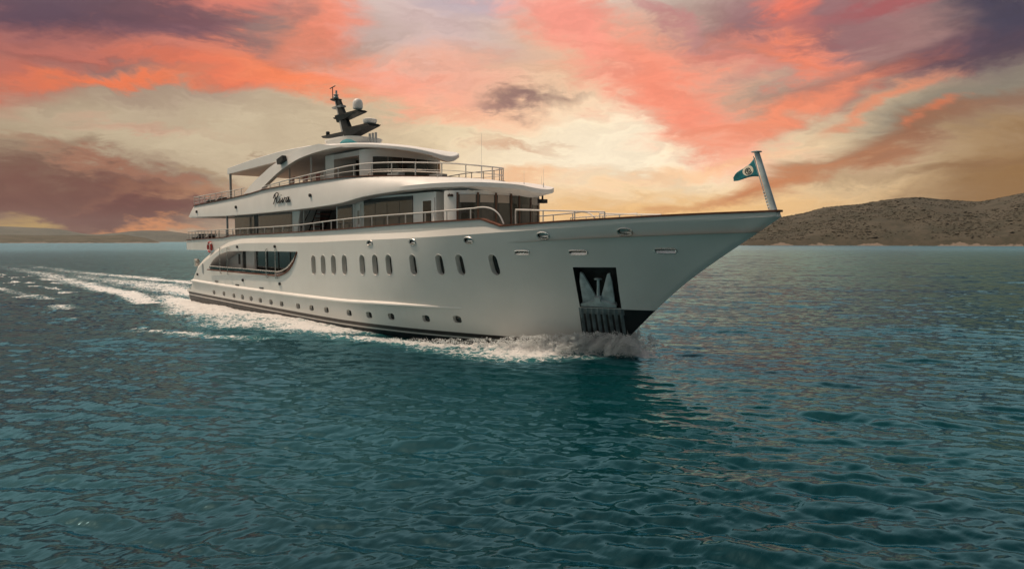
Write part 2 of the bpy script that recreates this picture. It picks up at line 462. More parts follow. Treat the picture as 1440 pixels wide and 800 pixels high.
# -- hull: a closed solid, then openings are cut out of it
NS, NR = 150, 30
sv = np.concatenate([np.linspace(0, 0.25, 60, endpoint=False), np.linspace(.25, .8, 50, endpoint=False), 1 - (1 - np.linspace(0, 1, 41)) ** 1.5 * .2])
rings = []
for s in sv:
    x = 50.11 * s
    for _ in range(30): x = s * stem_x(zk(x))
    zt = float(zk(x))
    tt = np.linspace(0, 1, NR) ** 1.0
    zz = -1.5 + tt * (zt + 1.5)
    xx = s * stem_x(zz); yy = half_b(s, zz)
    port = np.stack([xx, yy, zz], 1)[::-1]; stbd = np.stack([xx, -yy, zz], 1)
    rings.append(np.concatenate([port, stbd]))
hb = MB(); hb.grid(rings, wrap=True)
n2 = 2 * NR
hb.f.append(tuple(range(n2))); hb.m.append(0); hb.s.append(False)
def build_hull():
    me = bpy.data.meshes.new('hull'); me.from_pydata(hb.v, [], hb.f)
    bm = bmesh.new(); bm.from_mesh(me)
    bmesh.ops.remove_doubles(bm, verts=bm.verts, dist=0.0008)
    bmesh.ops.triangulate(bm, faces=[f for f in bm.faces if len(f.verts) > 4])
    bmesh.ops.recalc_face_normals(bm, faces=bm.faces)
    bm.to_mesh(me); bm.free()
    me.materials.append(M['hull']); me.materials.append(M['dark']); me.materials.append(M['soffit'])
    return me

def outline_prism(mb, outline, depth_out, depth_in, mat=0, yfun=hull_y):
    """cutter that follows the skin: outline is a list of (x, z)"""
    f = [(x, float(yfun(x, z)) - depth_out, z) for x, z in outline]
    b = [(x, float(yfun(x, z)) + depth_in, z) for x, z in outline]
    n = len(f); cx = np.mean([p[0] for p in outline]); cz = np.mean([p[1] for p in outline])
    cf = (cx, np.mean([p[1] for p in f]), cz); cb = (cx, np.mean([p[1] for p in b]), cz)
    fs = [(i, (i + 1) % n, n + (i + 1) % n, n + i) for i in range(n)]
    fs += [((i + 1) % n, i, 2 * n) for i in range(n)] + [(n + i, n + (i + 1) % n, 2 * n + 1) for i in range(n)]
    mb.add(f + b + [cf, cb], fs, mat)
def superellipse(cx, cz, a, b, n=2.0, k=24):
    t = np.linspace(0, 2 * np.pi, k, endpoint=False)
    return [(cx + a * np.sign(np.cos(q)) * abs(np.cos(q)) ** (2 / n), cz + b * np.sign(np.sin(q)) * abs(np.sin(q)) ** (2 / n)) for q in t]
def capsule(cx, cz, w_, h_, k=7):
    r = w_ / 2; o = []
    for q in np.linspace(0, np.pi, k): o.append((cx + r * math.cos(q), cz + h_ / 2 - r + r * math.sin(q)))
    for q in np.linspace(np.pi, 2 * np.pi, k): o.append((cx + r * math.cos(q), cz - h_ / 2 + r + r * math.sin(q)))
    return o

SLOTS = [(22.51, 3.02, .46, 1.18), (23.69, 3.05, .46, 1.17), (24.89, 3.08, .46, 1.16), (26.12, 3.11, .46, 1.15), (27.99, 3.15, .45, 1.13),
         (29.25, 3.18, .45, 1.12), (30.49, 3.21, .45, 1.1), (32.49, 3.26, .44, 1.05), (34.42, 3.30, .44, 1.02), (35.75, 3.33, .43, 1.0), (37.76, 3.37, .43, .98)]
PORTS = [(5.96, .43), (8.03, .43), (9.95, .39), (11.51, .37), (13.01, .35), (14.55, .33), (16.23, .30), (17.84, .29), (20.16, .29), (21.92, .29),
         (23.72, .29), (26.22, .29), (28.2, .31), (30.11, .36), (32.73, .43), (34.76, .52)]
FAIRS = [(28.86, 4.38, .23, .12), (32.64, 4.44, .23, .12), (36.58, 4.52, .25, .13), (40.75, 4.73, .27, .13), (44.42, 4.87, .28, .13)]
SCUPPERS = [(39.45, 3.97, .36, .075), (42.14, 4.0, .4, .085), (45.75, 4.09, .4, .085)]
# long side opening with rounded after end and raked forward end
OPEN = smooth_path([(5.25, 2.40, 0), (5.9, 2.86, 0), (6.75, 3.22, 0), (8.1, 3.56, 0), (9.7, 3.73, 0), (12, 3.78, 0)], 4).tolist()
OPEN = [(p[0], p[1]) for p in OPEN] + [(16, 3.80), (20.45, 3.82)] + \
       [(p[0], p[1]) for p in smooth_path([(20.3, 3.6, 0), (19.9, 3.12, 0), (19.3, 2.66, 0), (18.6, 2.36, 0), (17.7, 2.17, 0)], 4).tolist()] + [(12, 2.19), (5.35, 2.23)]
# anchor pocket: corners on the skin
PK = [np.array(p) for p in ((41.64, -2.21, 3.36), (43.61, -1.52, 3.39), (43.34, -.66, 1.50), (41.40, -1.42, 1.50))]
PN = np.cross(PK[1] - PK[0], PK[3] - PK[0]); PN /= np.linalg.norm(PN)
if PN[1] < 0: PN = -PN                                    # inward
def pocket(a, b, d):
    """point in the pocket: a 0..1 forward, b 0..1 upward, d metres inward"""
    lo = PK[3] + (PK[2] - PK[3]) * a; hi = PK[0] + (PK[1] - PK[0]) * a
    return lo + (hi - lo) * b + PN * d

hull_me = build_hull()
cut = MB()
SLOTS = [(x, z, w_ * 1.12, h_ * 1.03) for x, z, w_, h_ in SLOTS]
for x, z, w_, h_ in SLOTS: outline_prism(cut, capsule(x, z, w_, h_), .6, .30, 0)
for x, z in PORTS: outline_prism(cut, superellipse(x, z, .26, .185, 3.0, 20), .5, .22, 0)
for x, z, a, b in FAIRS: outline_prism(cut, superellipse(x, z, a, b, 2.3, 20), .4, .25, 1)
for x, z, a, b in SCUPPERS: outline_prism(cut, superellipse(x, z, a, b, 4, 20), .4, .2, 1)
outline_prism(cut, OPEN, 1.0, 1.35, 2, yfun=lambda x, z: -4.35 + 0 * x)
fr = [pocket(a, b, -.5) for a, b in ((0, 1), (1, 1), (1, 0), (0, 0))]
bk = [pocket(a, b, d) for a, b, d in ((.04, .97, .62), (.94, .97, .62), (.92, .0, .40), (.05, .0, .40))]
cut.loft(fr, bk, 1)
def boolean_cut(me_a, mb, name):
    oa = bpy.data.objects.new(name, me_a); COL.objects.link(oa)
    ob = mb.build('cutter', [M['hull'], M['dark'], M['soffit']], sharp=0)
    md = oa.modifiers.new('cut', 'BOOLEAN'); md.operation = 'DIFFERENCE'; md.solver = 'EXACT'; md.object = ob
    md.material_mode = 'INDEX'
    dg = bpy.context.evaluated_depsgraph_get(); dg.update()
    res = bpy.data.meshes.new_from_object(oa.evaluated_get(dg))
    bpy.data.objects.remove(ob); bpy.data.objects.remove(oa)
    return res
hm = boolean_cut(hull_me, cut, 'hull_work')
hm.name = 'hull'
hm.polygons.foreach_set('use_smooth', [True] * len(hm.polygons))
hm.set_sharp_from_angle(angle=math.radians(32))
hull = bpy.data.objects.new('hull', hm); COL.objects.link(hull); hull.parent = yacht

def skin_plate(mb, outline, d, mat=0, yfun=hull_y):
    n = len(outline); cx = np.mean([p[0] for p in outline]); cz = np.mean([p[1] for p in outline])
    v = [(x, float(yfun(x, z)) + d, z) for x, z in outline]
    v.append((cx, float(np.mean([p[1] for p in v])), cz))
    mb.add(v, [(i, (i + 1) % n, n) for i in range(n)], mat)
def skin_ring(mb, outline, r, d=0.0, yfun=hull_y):
    mb.tube([(x, float(yfun(x, z)) + d, z) for x, z in outline], r, 6, closed=True)
for x, z, w_, h_ in SLOTS:
    b = MB(); skin_plate(b, capsule(x, z, w_ * 1.01, h_ * 1.005), .27); o = b.build('window', M['glass'], hull)
    b = MB(); skin_ring(b, capsule(x, z, w_ + .03, h_ + .03), .016); b.build('frame', M['white'], o)
for x, z in PORTS:
    b = MB(); skin_plate(b, superellipse(x, z, .262, .187, 3, 20), .19); o = b.build('porthole', M['glass'], hull)
for x, z, a, b_ in FAIRS:
    b = MB(); skin_ring(b, superellipse(x, z, a + .02, b_ + .02, 2.3, 24), .035, -.01)
    b.tube([(x - a * .8, float(hull_y(x, z)) + .06, z - b_ * .35), (x + a * .8, float(hull_y(x + a * .8, z)) + .06, z - b_ * .35)], .05, 8); skin_plate(b, superellipse(x, z, a, b_, 2.3, 20), .10)
    b.build('fairlead', M['steel'], hull)
for x, z, a, b_ in SCUPPERS:
    b = MB(); skin_ring(b, superellipse(x, z, a + .01, b_ + .01, 4, 24), .032, -.012)
    lip_ = superellipse(x, z, a * .97, b_ * .95, 4, 24)      # steel plate, lower edge outwards, shaped to reflect the bright sky
    v_ = [(px_, float(hull_y(px_, pz_)) + .05 + .9 * (pz_ - z), pz_) for px_, pz_ in lip_]
    b.add(v_ + [(x, float(hull_y(x, z)) + .05, z)], [(q, (q + 1) % 24, 24) for q in range(24)])
    b.build('scupper', M['steel'], hull)

# -- swim platform, rub rail
b = MB(); b.box((-.55, 0, .22), (1.25, 7.6, .26)); b.box((-.55, 0, .36), (1.2, 7.5, .03), 1); b.box((-.2, 0, -.1), (.5, 7.2, .4))
b.build('swim_platform', [M['white'], M['deck']], yacht)
rub_z = pchip([1, 12, 25.5, 29, 34.4, 35.2], [1.17, 1.02, .96, 1.04, 1.13, 1.14])
rr = []
for x in np.linspace(.9, 35.2, 70):
    z = float(rub_z(x)); y = float(hull_y(x, z)); k = .17 * min(1, (35.25 - x) / 5 + .02) * min(1, (x - .75) / .6)
    rr.append([(x, y + .05, z + .16 * (k / .17) + .02), (x, y - k, z + .035), (x, y - k, z - .035), (x, y + .05, z - .09)])
b = MB(); b.grid(rr); b.build('rub_rail', M['white'], yacht, sharp=25)

# -- shoulder ledge between topsides and bulwark
cap_z = pchip([-.3, 6.2, 7.6, 9.5, 17.2, 25.5, 32.2, 37.36], [4.56, 4.69, 4.71, 4.86, 4.98, 5.15, 5.36, 5.49])
cap_zf = pchip([38.52, 41.4, 44.0, 47.3, 49.95], [5.14, 5.29, 5.39, 5.51, 5.58])
def cap(x):
    if x <= 37.36: return float(cap_z(x))
    if x >= 38.52: return float(cap_zf(x))
    return float(5.49 + (5.14 - 5.49) * (x - 37.36) / 1.16)
led_z = pchip([9, 12, 22, 25.8, 32, 37.7, 40.9, 44.2, 50.1], [4.42, 4.70, 4.80, 4.86, 4.95, 5.16, 5.13, 5.23, 5.46])
inset = pchip([-.3, 36, 40, 44, 49.9], [.20, .20, .16, .10, .04])
def bul_y(x): return -max(float(deck_b(x)) - float(inset(x)), .16)
pairs = [((.45, .35), (0.02, .36)), ((.8, .68), (.42, .82)), ((1.4, 1.3), (1.06, 1.5)), ((2.5, 2.15), (2.12, 2.43)), ((3.8, 2.70), (3.5, 3.0)), ((5.2, 3.12), (4.98, 3.48)), ((7.1, 3.65), (6.85, 4.0))]
led = []
for (kx, kz), (lx, lz) in pairs:
    y = float(hull_y(kx, kz)); led.append([(kx, y + .004, kz), (lx, y + .24, lz), (lx + .15, -3.3, lz + .02), (kx + .2, -3.3, kz)])
for x in np.concatenate([np.linspace(9, 40, 60), np.linspace(40.5, 49.85, 26)]):
    z = float(zk(x)); led.append([(x, float(hull_y(x, z)) + .004, z), (x, bul_y(x), float(led_z(x))), (x, min(bul_y(x) + .3, 0), float(led_z(x))), (x, min(bul_y(x) + .3, 0), z)])
b = MB()
b.grid(led)
mir = [[(p[0], -p[1], p[2]) for p in r] for r in led]
b.grid(mir)
tip = [(50.11, 0, 5.42), (50.0, 0, 5.47)]
e = led[-1]
b.add([e[0], tip[0], tip[1], e[1], (e[0][0], -e[0][1], e[0][2]), (e[1][0], -e[1][1], e[1][2])], [(0, 1, 2, 3), (4, 5, 2, 1)])
b.build('shoulder_ledge', M['hull'], yacht, sharp=20)

# -- bulwark and its varnished cap rail
bx = np.concatenate([np.linspace(-.3, 9, 24), np.linspace(9.4, 37.3, 70), [37.36, 37.65, 37.95, 38.25, 38.52], np.linspace(38.8, 49.95, 40)])
bow = [(49.97, -.10), (49.99, 0)]
rows, caps_ = [], []
for x in bx:
    y = bul_y(x); t = .12
    zl = 3.77 if x < 8.6 else (float(led_z(x)) - .02)
    if 7 <= x < 9.4: zl = 3.77 + (float(led_z(9.4)) - .02 - 3.77) * max(0, min(1, (x - 7) / 2.4))
    zc = cap(x)
    rows.append([(x, y, zl), (x, y - .012, zc), (x, min(y + t, 0), zc), (x, min(y + t, 0), zl)])
    yy = y - .07
    caps_.append([(x, yy, zc), (x, yy, zc + .075), (x, min(y + .24, 0), zc + .075), (x, min(y + .24, 0), zc)])
for mirror in (1, -1):
    b = MB()
    b.grid([[(p[0], p[1] * mirror, p[2]) for p in r] for r in rows])
    b.build('bulwark', M['hull'], yacht, sharp=25)
    b = MB()
    rim = [[(p[0], p[1] * mirror, p[2]) for p in r] + [(r[0][0], r[0][1] * mirror, r[0][2])] for r in caps_]
    b.grid(rim)
    b.build('cap_rail', M['teak'], yacht, sharp=25)
b = MB()                                                   # blunt stem head closing the two sides
z0, z1 = 5.40, cap(49.95)
b.loft([(49.90, -.17, z0), (50.02, -.12, z0), (50.05, 0, z0), (50.02, .12, z0), (49.90, .17, z0)], [(49.9, -.17, z1), (49.98, -.12, z1), (50.0, 0, z1), (49.98, .12, z1), (49.9, .17, z1)])
b.loft([(49.90, -.24, z1 + .004), (50.06, -.17, z1 + .004), (50.1, 0, z1 + .004), (50.06, .17, z1 + .004), (49.90, .24, z1 + .004)],
       [(49.9, -.24, z1 + .08), (50.06, -.17, z1 + .08), (50.1, 0, z1 + .08), (50.06, .17, z1 + .08), (49.9, .24, z1 + .08)], 1)
b.build('stem_head', [M['hull'], M['teak']], yacht)
b = MB()
b.box((-.32, 0, 4.18), (.1, 8.0, .82)); b.box((4.3, 0, 4.08), (9.1, 7.9, .6)); b.box((4.3, 0, 4.395), (9.05, 7.85, .03), 1)
b.build('after_deck', [M['white'], M['deck']], yacht)
b = MB()
dk = [[(x, -(abs(bul_y(x)) - .1), cap(x) - .75), (x, abs(bul_y(x)) - .1, cap(x) - .75)] for x in np.concatenate([np.linspace(9.4, 37, 20), np.linspace(37.5, 49.6, 18)])]
dk = [[(p[0], p[1], max(4.42, p[2] if p[0] > 37 else 4.45)) for p in r] for r in dk]
b.grid(dk); b.build('main_deck', M['deck'], yacht)

# -- fittings in and around the side opening
b = MB()
ipath = [(x, -2.985, z) for x, z in ((5.6, 2.25), (20.2, 2.25), (20.2, 3.78), (5.6, 3.78))]
side_room = MB()
side_room.box((15.2, -2.99, 3.0), (8.0, .06, 1.52)); so = side_room.build('saloon_glazing', M['glass'], hull)
for x in (11.3, 13.1, 14.9, 16.7, 18.5):
    b = MB(); b.box((x, -3.03, 3.0), (.07, .05, 1.5)); b.build('mullion', M['black'], so)
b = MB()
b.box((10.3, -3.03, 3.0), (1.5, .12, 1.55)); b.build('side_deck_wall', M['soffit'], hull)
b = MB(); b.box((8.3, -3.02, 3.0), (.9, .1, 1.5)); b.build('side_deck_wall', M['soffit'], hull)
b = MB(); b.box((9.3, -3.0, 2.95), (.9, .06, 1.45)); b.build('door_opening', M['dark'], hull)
b = MB(); b.box((8.3, -3.07, 3.1), (.35, .05, .8)); b.build('door_panel', M['brown'], hull)
sill = [(x, z) for x, z in OPEN]
lo = [p for p in OPEN if p[0] > 17.5 and p[1] < 3.85 and p[0] < 20.5][1:]
trim = [(p[0], -4.45, p[1]) for p in ([(20.45, 3.80)] + [q for q in OPEN if q[0] > 17.6 and q[1] < 3.7] + [(12, 2.19), (5.35, 2.23)])]
b = MB(); b.tube(trim, .05, 6); b.build('sill_trim', M['teak'], hull)
b = MB()
rl = smooth_path([(5.4, -4.28, 2.52), (8, -4.28, 2.5), (12, -4.28, 2.47), (16.3, -4.28, 2.44), (17.6, -4.28, 2.47), (18.6, -4.28, 2.72), (19.3, -4.28, 3.1), (19.9, -4.28, 3.55)], 5)
b.tube(rl, .04, 8); side_rail = b.build('opening_rail', M['steel'], hull)
b = MB(); b.box((11.2, -4.3, 2.33), (11.4, .02, .24)); b.build('glass_guard', M['clear'], side_rail)
for x in (8.1, 9.5, 16.1, 17.5):
    b = MB()
    zt, zb = 3.95, 2.02
    b.tube([(x, -4.52, zb), (x, -4.52, zt)], .028, 7); b.box((x, -4.47, zt), (.12, .14, .1)); b.box((x, -4.47, zb), (.12, .14, .1)); b.box((x, -4.47, 2.2), (.1, .12, .1))
    b.build('stanchion', M['steel'], hull)
for x, z in ((11.14, 4.08), (17.38, 4.13), (5.54, 4.1), (11.87, 1.64), (17.84, 1.64), (2.6, 1.75)):
    b = MB(); y = float(hull_y(x, z)) if x > 6 else -4.06 if z > 3 else float(hull_y(x, z))
    b.lathe([(.04, -.10), (.10, -.09), (.10, .03)], (x, y, z), 12, axis='y'); b.build('deck_light', M['black'], yacht)
for x, z in ((6.74, 1.34), (10.77, 1.25), (14.94, 1.22)):
    b = MB(); y = float(hull_y(x, z)); b.box((x, y - .015, z), (.62, .05, .07)); b.build('vent_slot', M['black'], hull)
b = MB(); skin_plate(b, superellipse(3.85, 2.25, .17, .42, 2.2, 20), -.006); skin_ring(b, superellipse(3.85, 2.25, .18, .43, 2.2, 20), .02)
b.build('side_hatch', M['grey'], hull)
b = MB(); b.box((1.15, -3.75, 2.62), (.35, .35, .5)); b.tube([(.8, -3.75, 2.9), (1.5, -3.75, 2.9)], .1, 8); b.tube([(.6, -3.75, 2.62), (1.7, -3.75, 2.62)], .05, 8)
b.build('mooring_bollard', M['steel'], yacht)

# -- anchor pocket: corrugated chafe plate below, anchor above
cg = []
for i in range(73):
    a = i / 72
    ph = a * 8.0; rib = .11 * max(0.0, math.cos((ph % 1 - .5) * 2 * math.pi)) ** .7
    colm = []
    for z in np.linspace(-1.0, 1.47, 10):
        t = (z - 1.5) / (3.38 - 1.5)
        lo = PK[3] + (PK[0] - PK[3]) * t; hi = PK[2] + (PK[1] - PK[2]) * t
        x = lo[0] + (hi[0] - lo[0]) * a
        if x > float(stem_x(z)) - .03: x = float(stem_x(z)) - .03
        top_fade = min(1, (1.47 - z) / .2)
        colm.append((x, float(hull_y(x, z)) - .012 - rib * top_fade, z))
    cg.append(colm)
b = MB(); b.grid(cg)
for k, f in enumerate(b.f):                                 # grooves painted black as the shade between the ribs
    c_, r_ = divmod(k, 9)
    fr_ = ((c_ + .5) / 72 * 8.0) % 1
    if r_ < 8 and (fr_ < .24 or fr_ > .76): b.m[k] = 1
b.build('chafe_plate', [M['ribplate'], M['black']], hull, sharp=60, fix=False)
anchor = thing('anchor', 'galvanised two fluked anchor stowed in the dark pocket at the bow', 'anchor', tuple(pocket(.4, .05, .2) + np.array([0, 0, SHIP_Z])))
aoff = np.array(anchor.location) - np.array([0, 0, SHIP_Z])
def aw(a, b_, d): return pocket(a, b_, d) - aoff
def fluke(pts):
    f = [aw(a, b_, d) for a, b_, d in pts]; k = [aw(a, b_, d + .10) for a, b_, d in pts]
    q = MB(); q.loft(f, k); ctr = np.mean([np.array(x) for x in f], 0) - PN * .07
    q.add(f + [ctr], [(i, (i + 1) % len(f), len(f)) for i in range(len(f))]); return q
fluke([(.08, .08, .16), (.10, .62, .10), (.145, .84, .08), (.20, .80, .10), (.40, .20, .2), (.36, .06, .2)]).build('fluke', M['galvanised'], anchor)
fluke([(.52, .06, .2), (.50, .20, .2), (.74, .80, .10), (.80, .82, .08), (.82, .60, .10), (.80, .08, .16)]).build('fluke', M['galvanised'], anchor)
q = MB(); q.tube([aw(.44, .12, .16), aw(.47, .40, .22), aw(.49, .62, .3)], [.085, .07, .06], 10); q.build('shank', M['galvanised'], anchor)
q = MB(); q.lathe([(.06, -.03), (.17, -.02), (.19, .03), (.1, .07)], tuple(aw(.49, .63, .28)), 14); q.build('shackle', M['galvanised'], anchor)
q = MB(); q.loft([aw(.04, .0, .05), aw(.04, .06, .05), aw(.40, .17, .0), aw(.52, .17, .0), aw(.84, .06, .05), aw(.84, .0, .05)],
                 [aw(.06, .0, .36), aw(.06, .06, .36), aw(.40, .17, .36), aw(.52, .17, .36), aw(.82, .06, .34), aw(.82, .0, .34)])
q.loft([aw(.39, .12, -.03), aw(.39, .25, -.03), aw(.51, .25, -.03), aw(.51, .12, -.03)], [aw(.39, .12, .2), aw(.39, .25, .2), aw(.51, .25, .2), aw(.51, .12, .2)])
q.build('crown', M['galvanised'], anchor)

# -- upper deck house
def nose_curve(x0, a, b, n, k=28):
    """starboard side from (x0, -b) round to the nose (x0 + a, 0)"""
    t = np.linspace(0, math.pi / 2, k)
    return np.stack([x0 + a * np.sin(t) ** (2 / n), -b * np.cos(t) ** (2 / n)], 1)
HZ0, HZ1 = 4.43, 7.05
nose = nose_curve(33.9, 1.92, 3.2, 2.2)
side = [(11.4, -3.2), (18.5, -3.2), (18.5, -1.7), (23.25, -1.7), (23.25, -3.2), (33.25, -3.2), (33.25, -2.5), (33.9, -2.5), (33.9, -3.2)]
st = side + [tuple(p) for p in nose[1:]]
foot = [(7.4, -3.0), (11.4, -3.0)] + st
full = foot + [(x, -y) for x, y in foot[::-1][1:]]
b = MB(); b.loft([(x, y, HZ0) for x, y in full], [(x, y, HZ1) for x, y in full]); house = b.build('deck_house', M['white'], yacht)
def panel(name, x0, x1, z0, z1, mat, y=-3.2, proud=.03, thick=.05, parent=None):
    b = MB(); b.box(((x0 + x1) / 2, y - proud + thick / 2, (z0 + z1) / 2), (x1 - x0, thick, z1 - z0)); return b.build(name, mat, parent or house)
panel('window', 7.5, 11.3, 4.9, 6.75, M['tinted'], y=-3.0)
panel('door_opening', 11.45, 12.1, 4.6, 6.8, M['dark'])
panel('window', 12.2, 17.4, 4.95, 6.75, M['tinted'])
panel('window_top_shade', 12.2, 17.4, 6.752, 6.95, M['black'])  # black strip painted in for the soffit's shade above the glass
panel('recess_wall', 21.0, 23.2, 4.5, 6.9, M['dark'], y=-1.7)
panel('recess_wall', 18.55, 20.98, 4.5, 6.9, M['brown'], y=-1.7)
def glazing(x0, x1, n):
    b = MB(); b.box(((x0 + x1) / 2, -3.2, 5.72), (x1 - x0, .08, 1.98)); g = b.build('window', M['tinted'], house)
    panel('window_top_shade', x0, x1, 6.712, 6.93, M['black'], proud=.05)  # soffit shade put in as a black strip
    panel('window_foot', x0, x1, 4.60, 4.728, M['black'], proud=.05)
    for i in range(1, n):
        x = x0 + (x1 - x0) * i / n
        panel('glazing_joint', x - .012, x + .012, 4.74, 6.70, M['black'], proud=.046, thick=.01)
glazing(23.45, 25.15, 1)
glazing(26.45, 31.25, 4)
b = MB()
b.tube([(25.45, -3.3, 4.6), (25.45, -3.3, 6.7), (26.15, -3.3, 6.7), (26.15, -3.3, 4.6)], .05, 8); b.build('frame_pipe', M['white'], house)
panel('door', 31.95, 33.15, 4.55, 6.75, M['white'], proud=.05, thick=.07)
panel('door_glass', 32.2, 32.9, 5.05, 6.6, M['glass'], proud=.062, thick=.03)
panel('open_door', 33.3, 33.85, 4.55, 6.75, M['brown'], y=-2.5, proud=.04)
panel('stair_light', 25.7, 26.0, 5.5, 6.3, M['blind'], proud=.02)
# wheelhouse front: glass wraps the curved nose, divided by wooden mullions
def wrap(curve, off, z0, z1, i0, i1, n=10, name='window', mat=None, parent=None, thick=.03):
    seg = np.cumsum(np.r_[0, np.linalg.norm(np.diff(curve, axis=0), axis=1)])
    L = np.linspace(i0, i1, n) * seg[-1]
    px = np.interp(L, seg, curve[:, 0]); py = np.interp(L, seg, curve[:, 1])
    tx = np.gradient(px); ty = np.gradient(py); ln = np.hypot(tx, ty); nx, ny = ty / ln, -tx / ln
    o = [(x + a * off, y + c * off) for x, y, a, c in zip(px, py, nx, ny)]
    i = [(x + a * (off - thick), y + c * (off - thick)) for x, y, a, c in zip(px, py, nx, ny)]
    b = MB()
    b.grid([[(p[0], p[1], z0), (p[0], p[1], z1), (q[0], q[1], z1), (q[0], q[1], z0), (p[0], p[1], z0)] for p, q in zip(o, i)])
    return b.build(name, mat, parent or house, sharp=30)
front = np.concatenate([nose, (nose * np.array([1, -1]))[::-1][1:]])
fl_ = np.cumsum(np.r_[0, np.linalg.norm(np.diff(front, axis=0), axis=1)]); fl_ /= fl_[-1]
cuts = [float(np.interp(y, front[:, 1], fl_)) for y in (-2.97, -2.2, -1.27, -.3, .3, 1.27, 2.2, 2.97)]
for k in range(7):
    i0, i1 = cuts[k] + .006, cuts[k + 1] - .006
    g = wrap(front, .03, 5.05, 6.85, i0, i1, 8, 'window', M['tinted'])
    if k in (0, 1, 2, 5, 6): wrap(front, .036, 6.45, 6.84, i0 + .008, i1 - .008, 8, 'blind', M['blind'], None, .01)
    wrap(front, .045, 5.25, 6.42, i0 + .016, i1 - .016, 8, 'pane', M['glass'] if k in (0, 3) else M['pane'], None, .02)
for c in cuts:
    wrap(front, .06, 4.8, 6.95, c - .006, c + .006, 4, 'mullion', M['mullion'])
# stair in the side recess
stair = MB()
stair.tube([(18.9, -3.05, 4.5), (20.9, -3.05, 6.95)], .05, 6); stair.tube([(18.9, -2.0, 4.5), (20.9, -2.0, 6.95)], .05, 6)
stair.tube([(18.5, -3.1, 5.4), (20.3, -3.1, 7.0)], .03, 6)
so = stair.build('deck_stair', M['black'], yacht)
for i in range(9):
    t = (i + .5) / 9
    b = MB(); b.box((18.9 + 2.0 * t, -2.52, 4.5 + 2.45 * t), (.3, 1.02, .05)); b.build('tread', M['redwood'], so)
b = MB(); b.tube([(19.0, -3.15, 4.5), (19.0, -3.15, 7.0)], .05, 8); b.tube([(18.2, -3.25, 4.7), (18.75, -3.25, 6.9)], .035, 6); b.build('stair_post', M['white'], yacht)
for y in (-3.95, 3.95):
    b = MB(); b.tube([(8.3, y, 4.5), (8.3, y, 6.6)], .075, 10); b.build('deck_pillar', M['grey'], yacht)
# -- bridge deck: side fascia that turns into the sloping brow over the wheelhouse
N1, N2 = 44, 30
th_ = np.linspace(0, math.pi / 2, N2)
Ex = np.r_[np.linspace(1.27, 26, N1, endpoint=False), 26 + 11.95 * np.sin(th_)]
Ey = np.r_[np.full(N1, -4.33), -4.33 * np.cos(th_)]
Tx = np.r_[np.linspace(2.2, 24, N1, endpoint=False), 24 + 10.09 * np.sin(th_)]
tyf = pchip([2, 20, 24], [4.2, 4.2, 4.1])
Ty = np.r_[-tyf(np.linspace(2.2, 24, N1, endpoint=False)), -4.1 * np.cos(th_)]
ezf = pchip([1.27, 10, 20, 25.7, 28, 30.1, 31.8, 33.5, 35.3, 36.6, 37.4, 37.95], [6.50, 6.42, 6.52, 6.72, 6.98, 7.12, 7.20, 7.24, 7.22, 7.14, 7.05, 6.86])
tzf = pchip([2.2, 12.8, 15.4, 20, 25.4, 28.35, 30, 31.5, 32.9, 34.1], [7.40, 7.83, 8.02, 8.14, 8.20, 8.12, 8.04, 7.95, 7.86, 7.73])
Ez, Tz = ezf(Ex), tzf(Tx)
lip = np.clip((Ex - 24) / 6, 0, 1) * .17
prof = []
for i in range(len(Ex)):
    e = np.array([Ex[i], Ey[i], Ez[i]]); t = np.array([Tx[i], Ty[i], Tz[i]])
    blend = min(1, max(0, (Ex[i] - 22) / 8))
    up = e + np.array([0, 0, .05 + lip[i]])
    d = t - up
    row = [e + np.array([(Tx[i] - Ex[i]) * .25 if i >= N1 else 0, -Ey[i] * .07, -.16 * max(0, (i - N1) / N2) ]), e, up]
    for f in (.25, .5, .75):
        p = up + d * f
        # the brow swells outwards before it drops to the lip
        p = p + np.array([0, 0, .10 * blend * math.sin(math.pi * f)]) + np.array([0, math.copysign(.03, Ey[i]) if abs(Ey[i]) > .1 else 0, 0]) * math.sin(math.pi * f)
        row.append(p)
    row.append(t)
    row.append(t + np.array([-.02, .14 if Ty[i] < -.2 else 0, 0]) if i < N1 + N2 - 6 else t + np.array([-.14, 0.0, 0]))
    row.append(row[-1] - np.array([0, 0, .45]))
    prof.append(row)
b = MB(); b.grid(prof)
b.grid([[(p[0], -p[1], p[2]) for p in r] for r in prof])
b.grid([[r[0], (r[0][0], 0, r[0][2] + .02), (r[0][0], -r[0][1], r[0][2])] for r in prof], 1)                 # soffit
b.grid([[r[-1] + np.array([0, 0, .2]), (r[-1][0], 0, r[-1][2] + .2), (r[-1][0], -r[-1][1], r[-1][2] + .2)] for r in prof], 2)   # deck
r0 = prof[0]
b.add([r0[1], r0[6], (r0[6][0], -r0[6][1], r0[6][2]), (r0[1][0], -r0[1][1], r0[1][2])], [(0, 1, 2, 3)])
bridge = b.build('bridge_deck', [M['white'], M['soffit'], M['deck']], yacht, sharp=28)
Tc = np.stack([Tx, Ty, Tz], 1)
full_T = np.concatenate([Tc, (Tc * np.array([1, -1, 1]))[::-1][1:]])
def strip(path, w_, h_, mb):
    """flat capping that follows a path"""
    P = np.array(path); T = np.gradient(P, axis=0); T[:, 2] = 0; T /= np.linalg.norm(T, axis=1)[:, None] + 1e-9
    Nn = np.stack([T[:, 1], -T[:, 0], 0 * T[:, 0]], 1)
    a = P + Nn * w_ / 2; c = P - Nn * w_ / 2; u = np.array([0, 0, h_])
    mb.grid([[a[i], a[i] + u, c[i] + u, c[i], a[i]] for i in range(len(P))], smooth=False)
b = MB(); strip(full_T + np.array([0, 0, .003]), .2, .05, b); b.build('cap_rail', M['teak'], yacht, sharp=25)
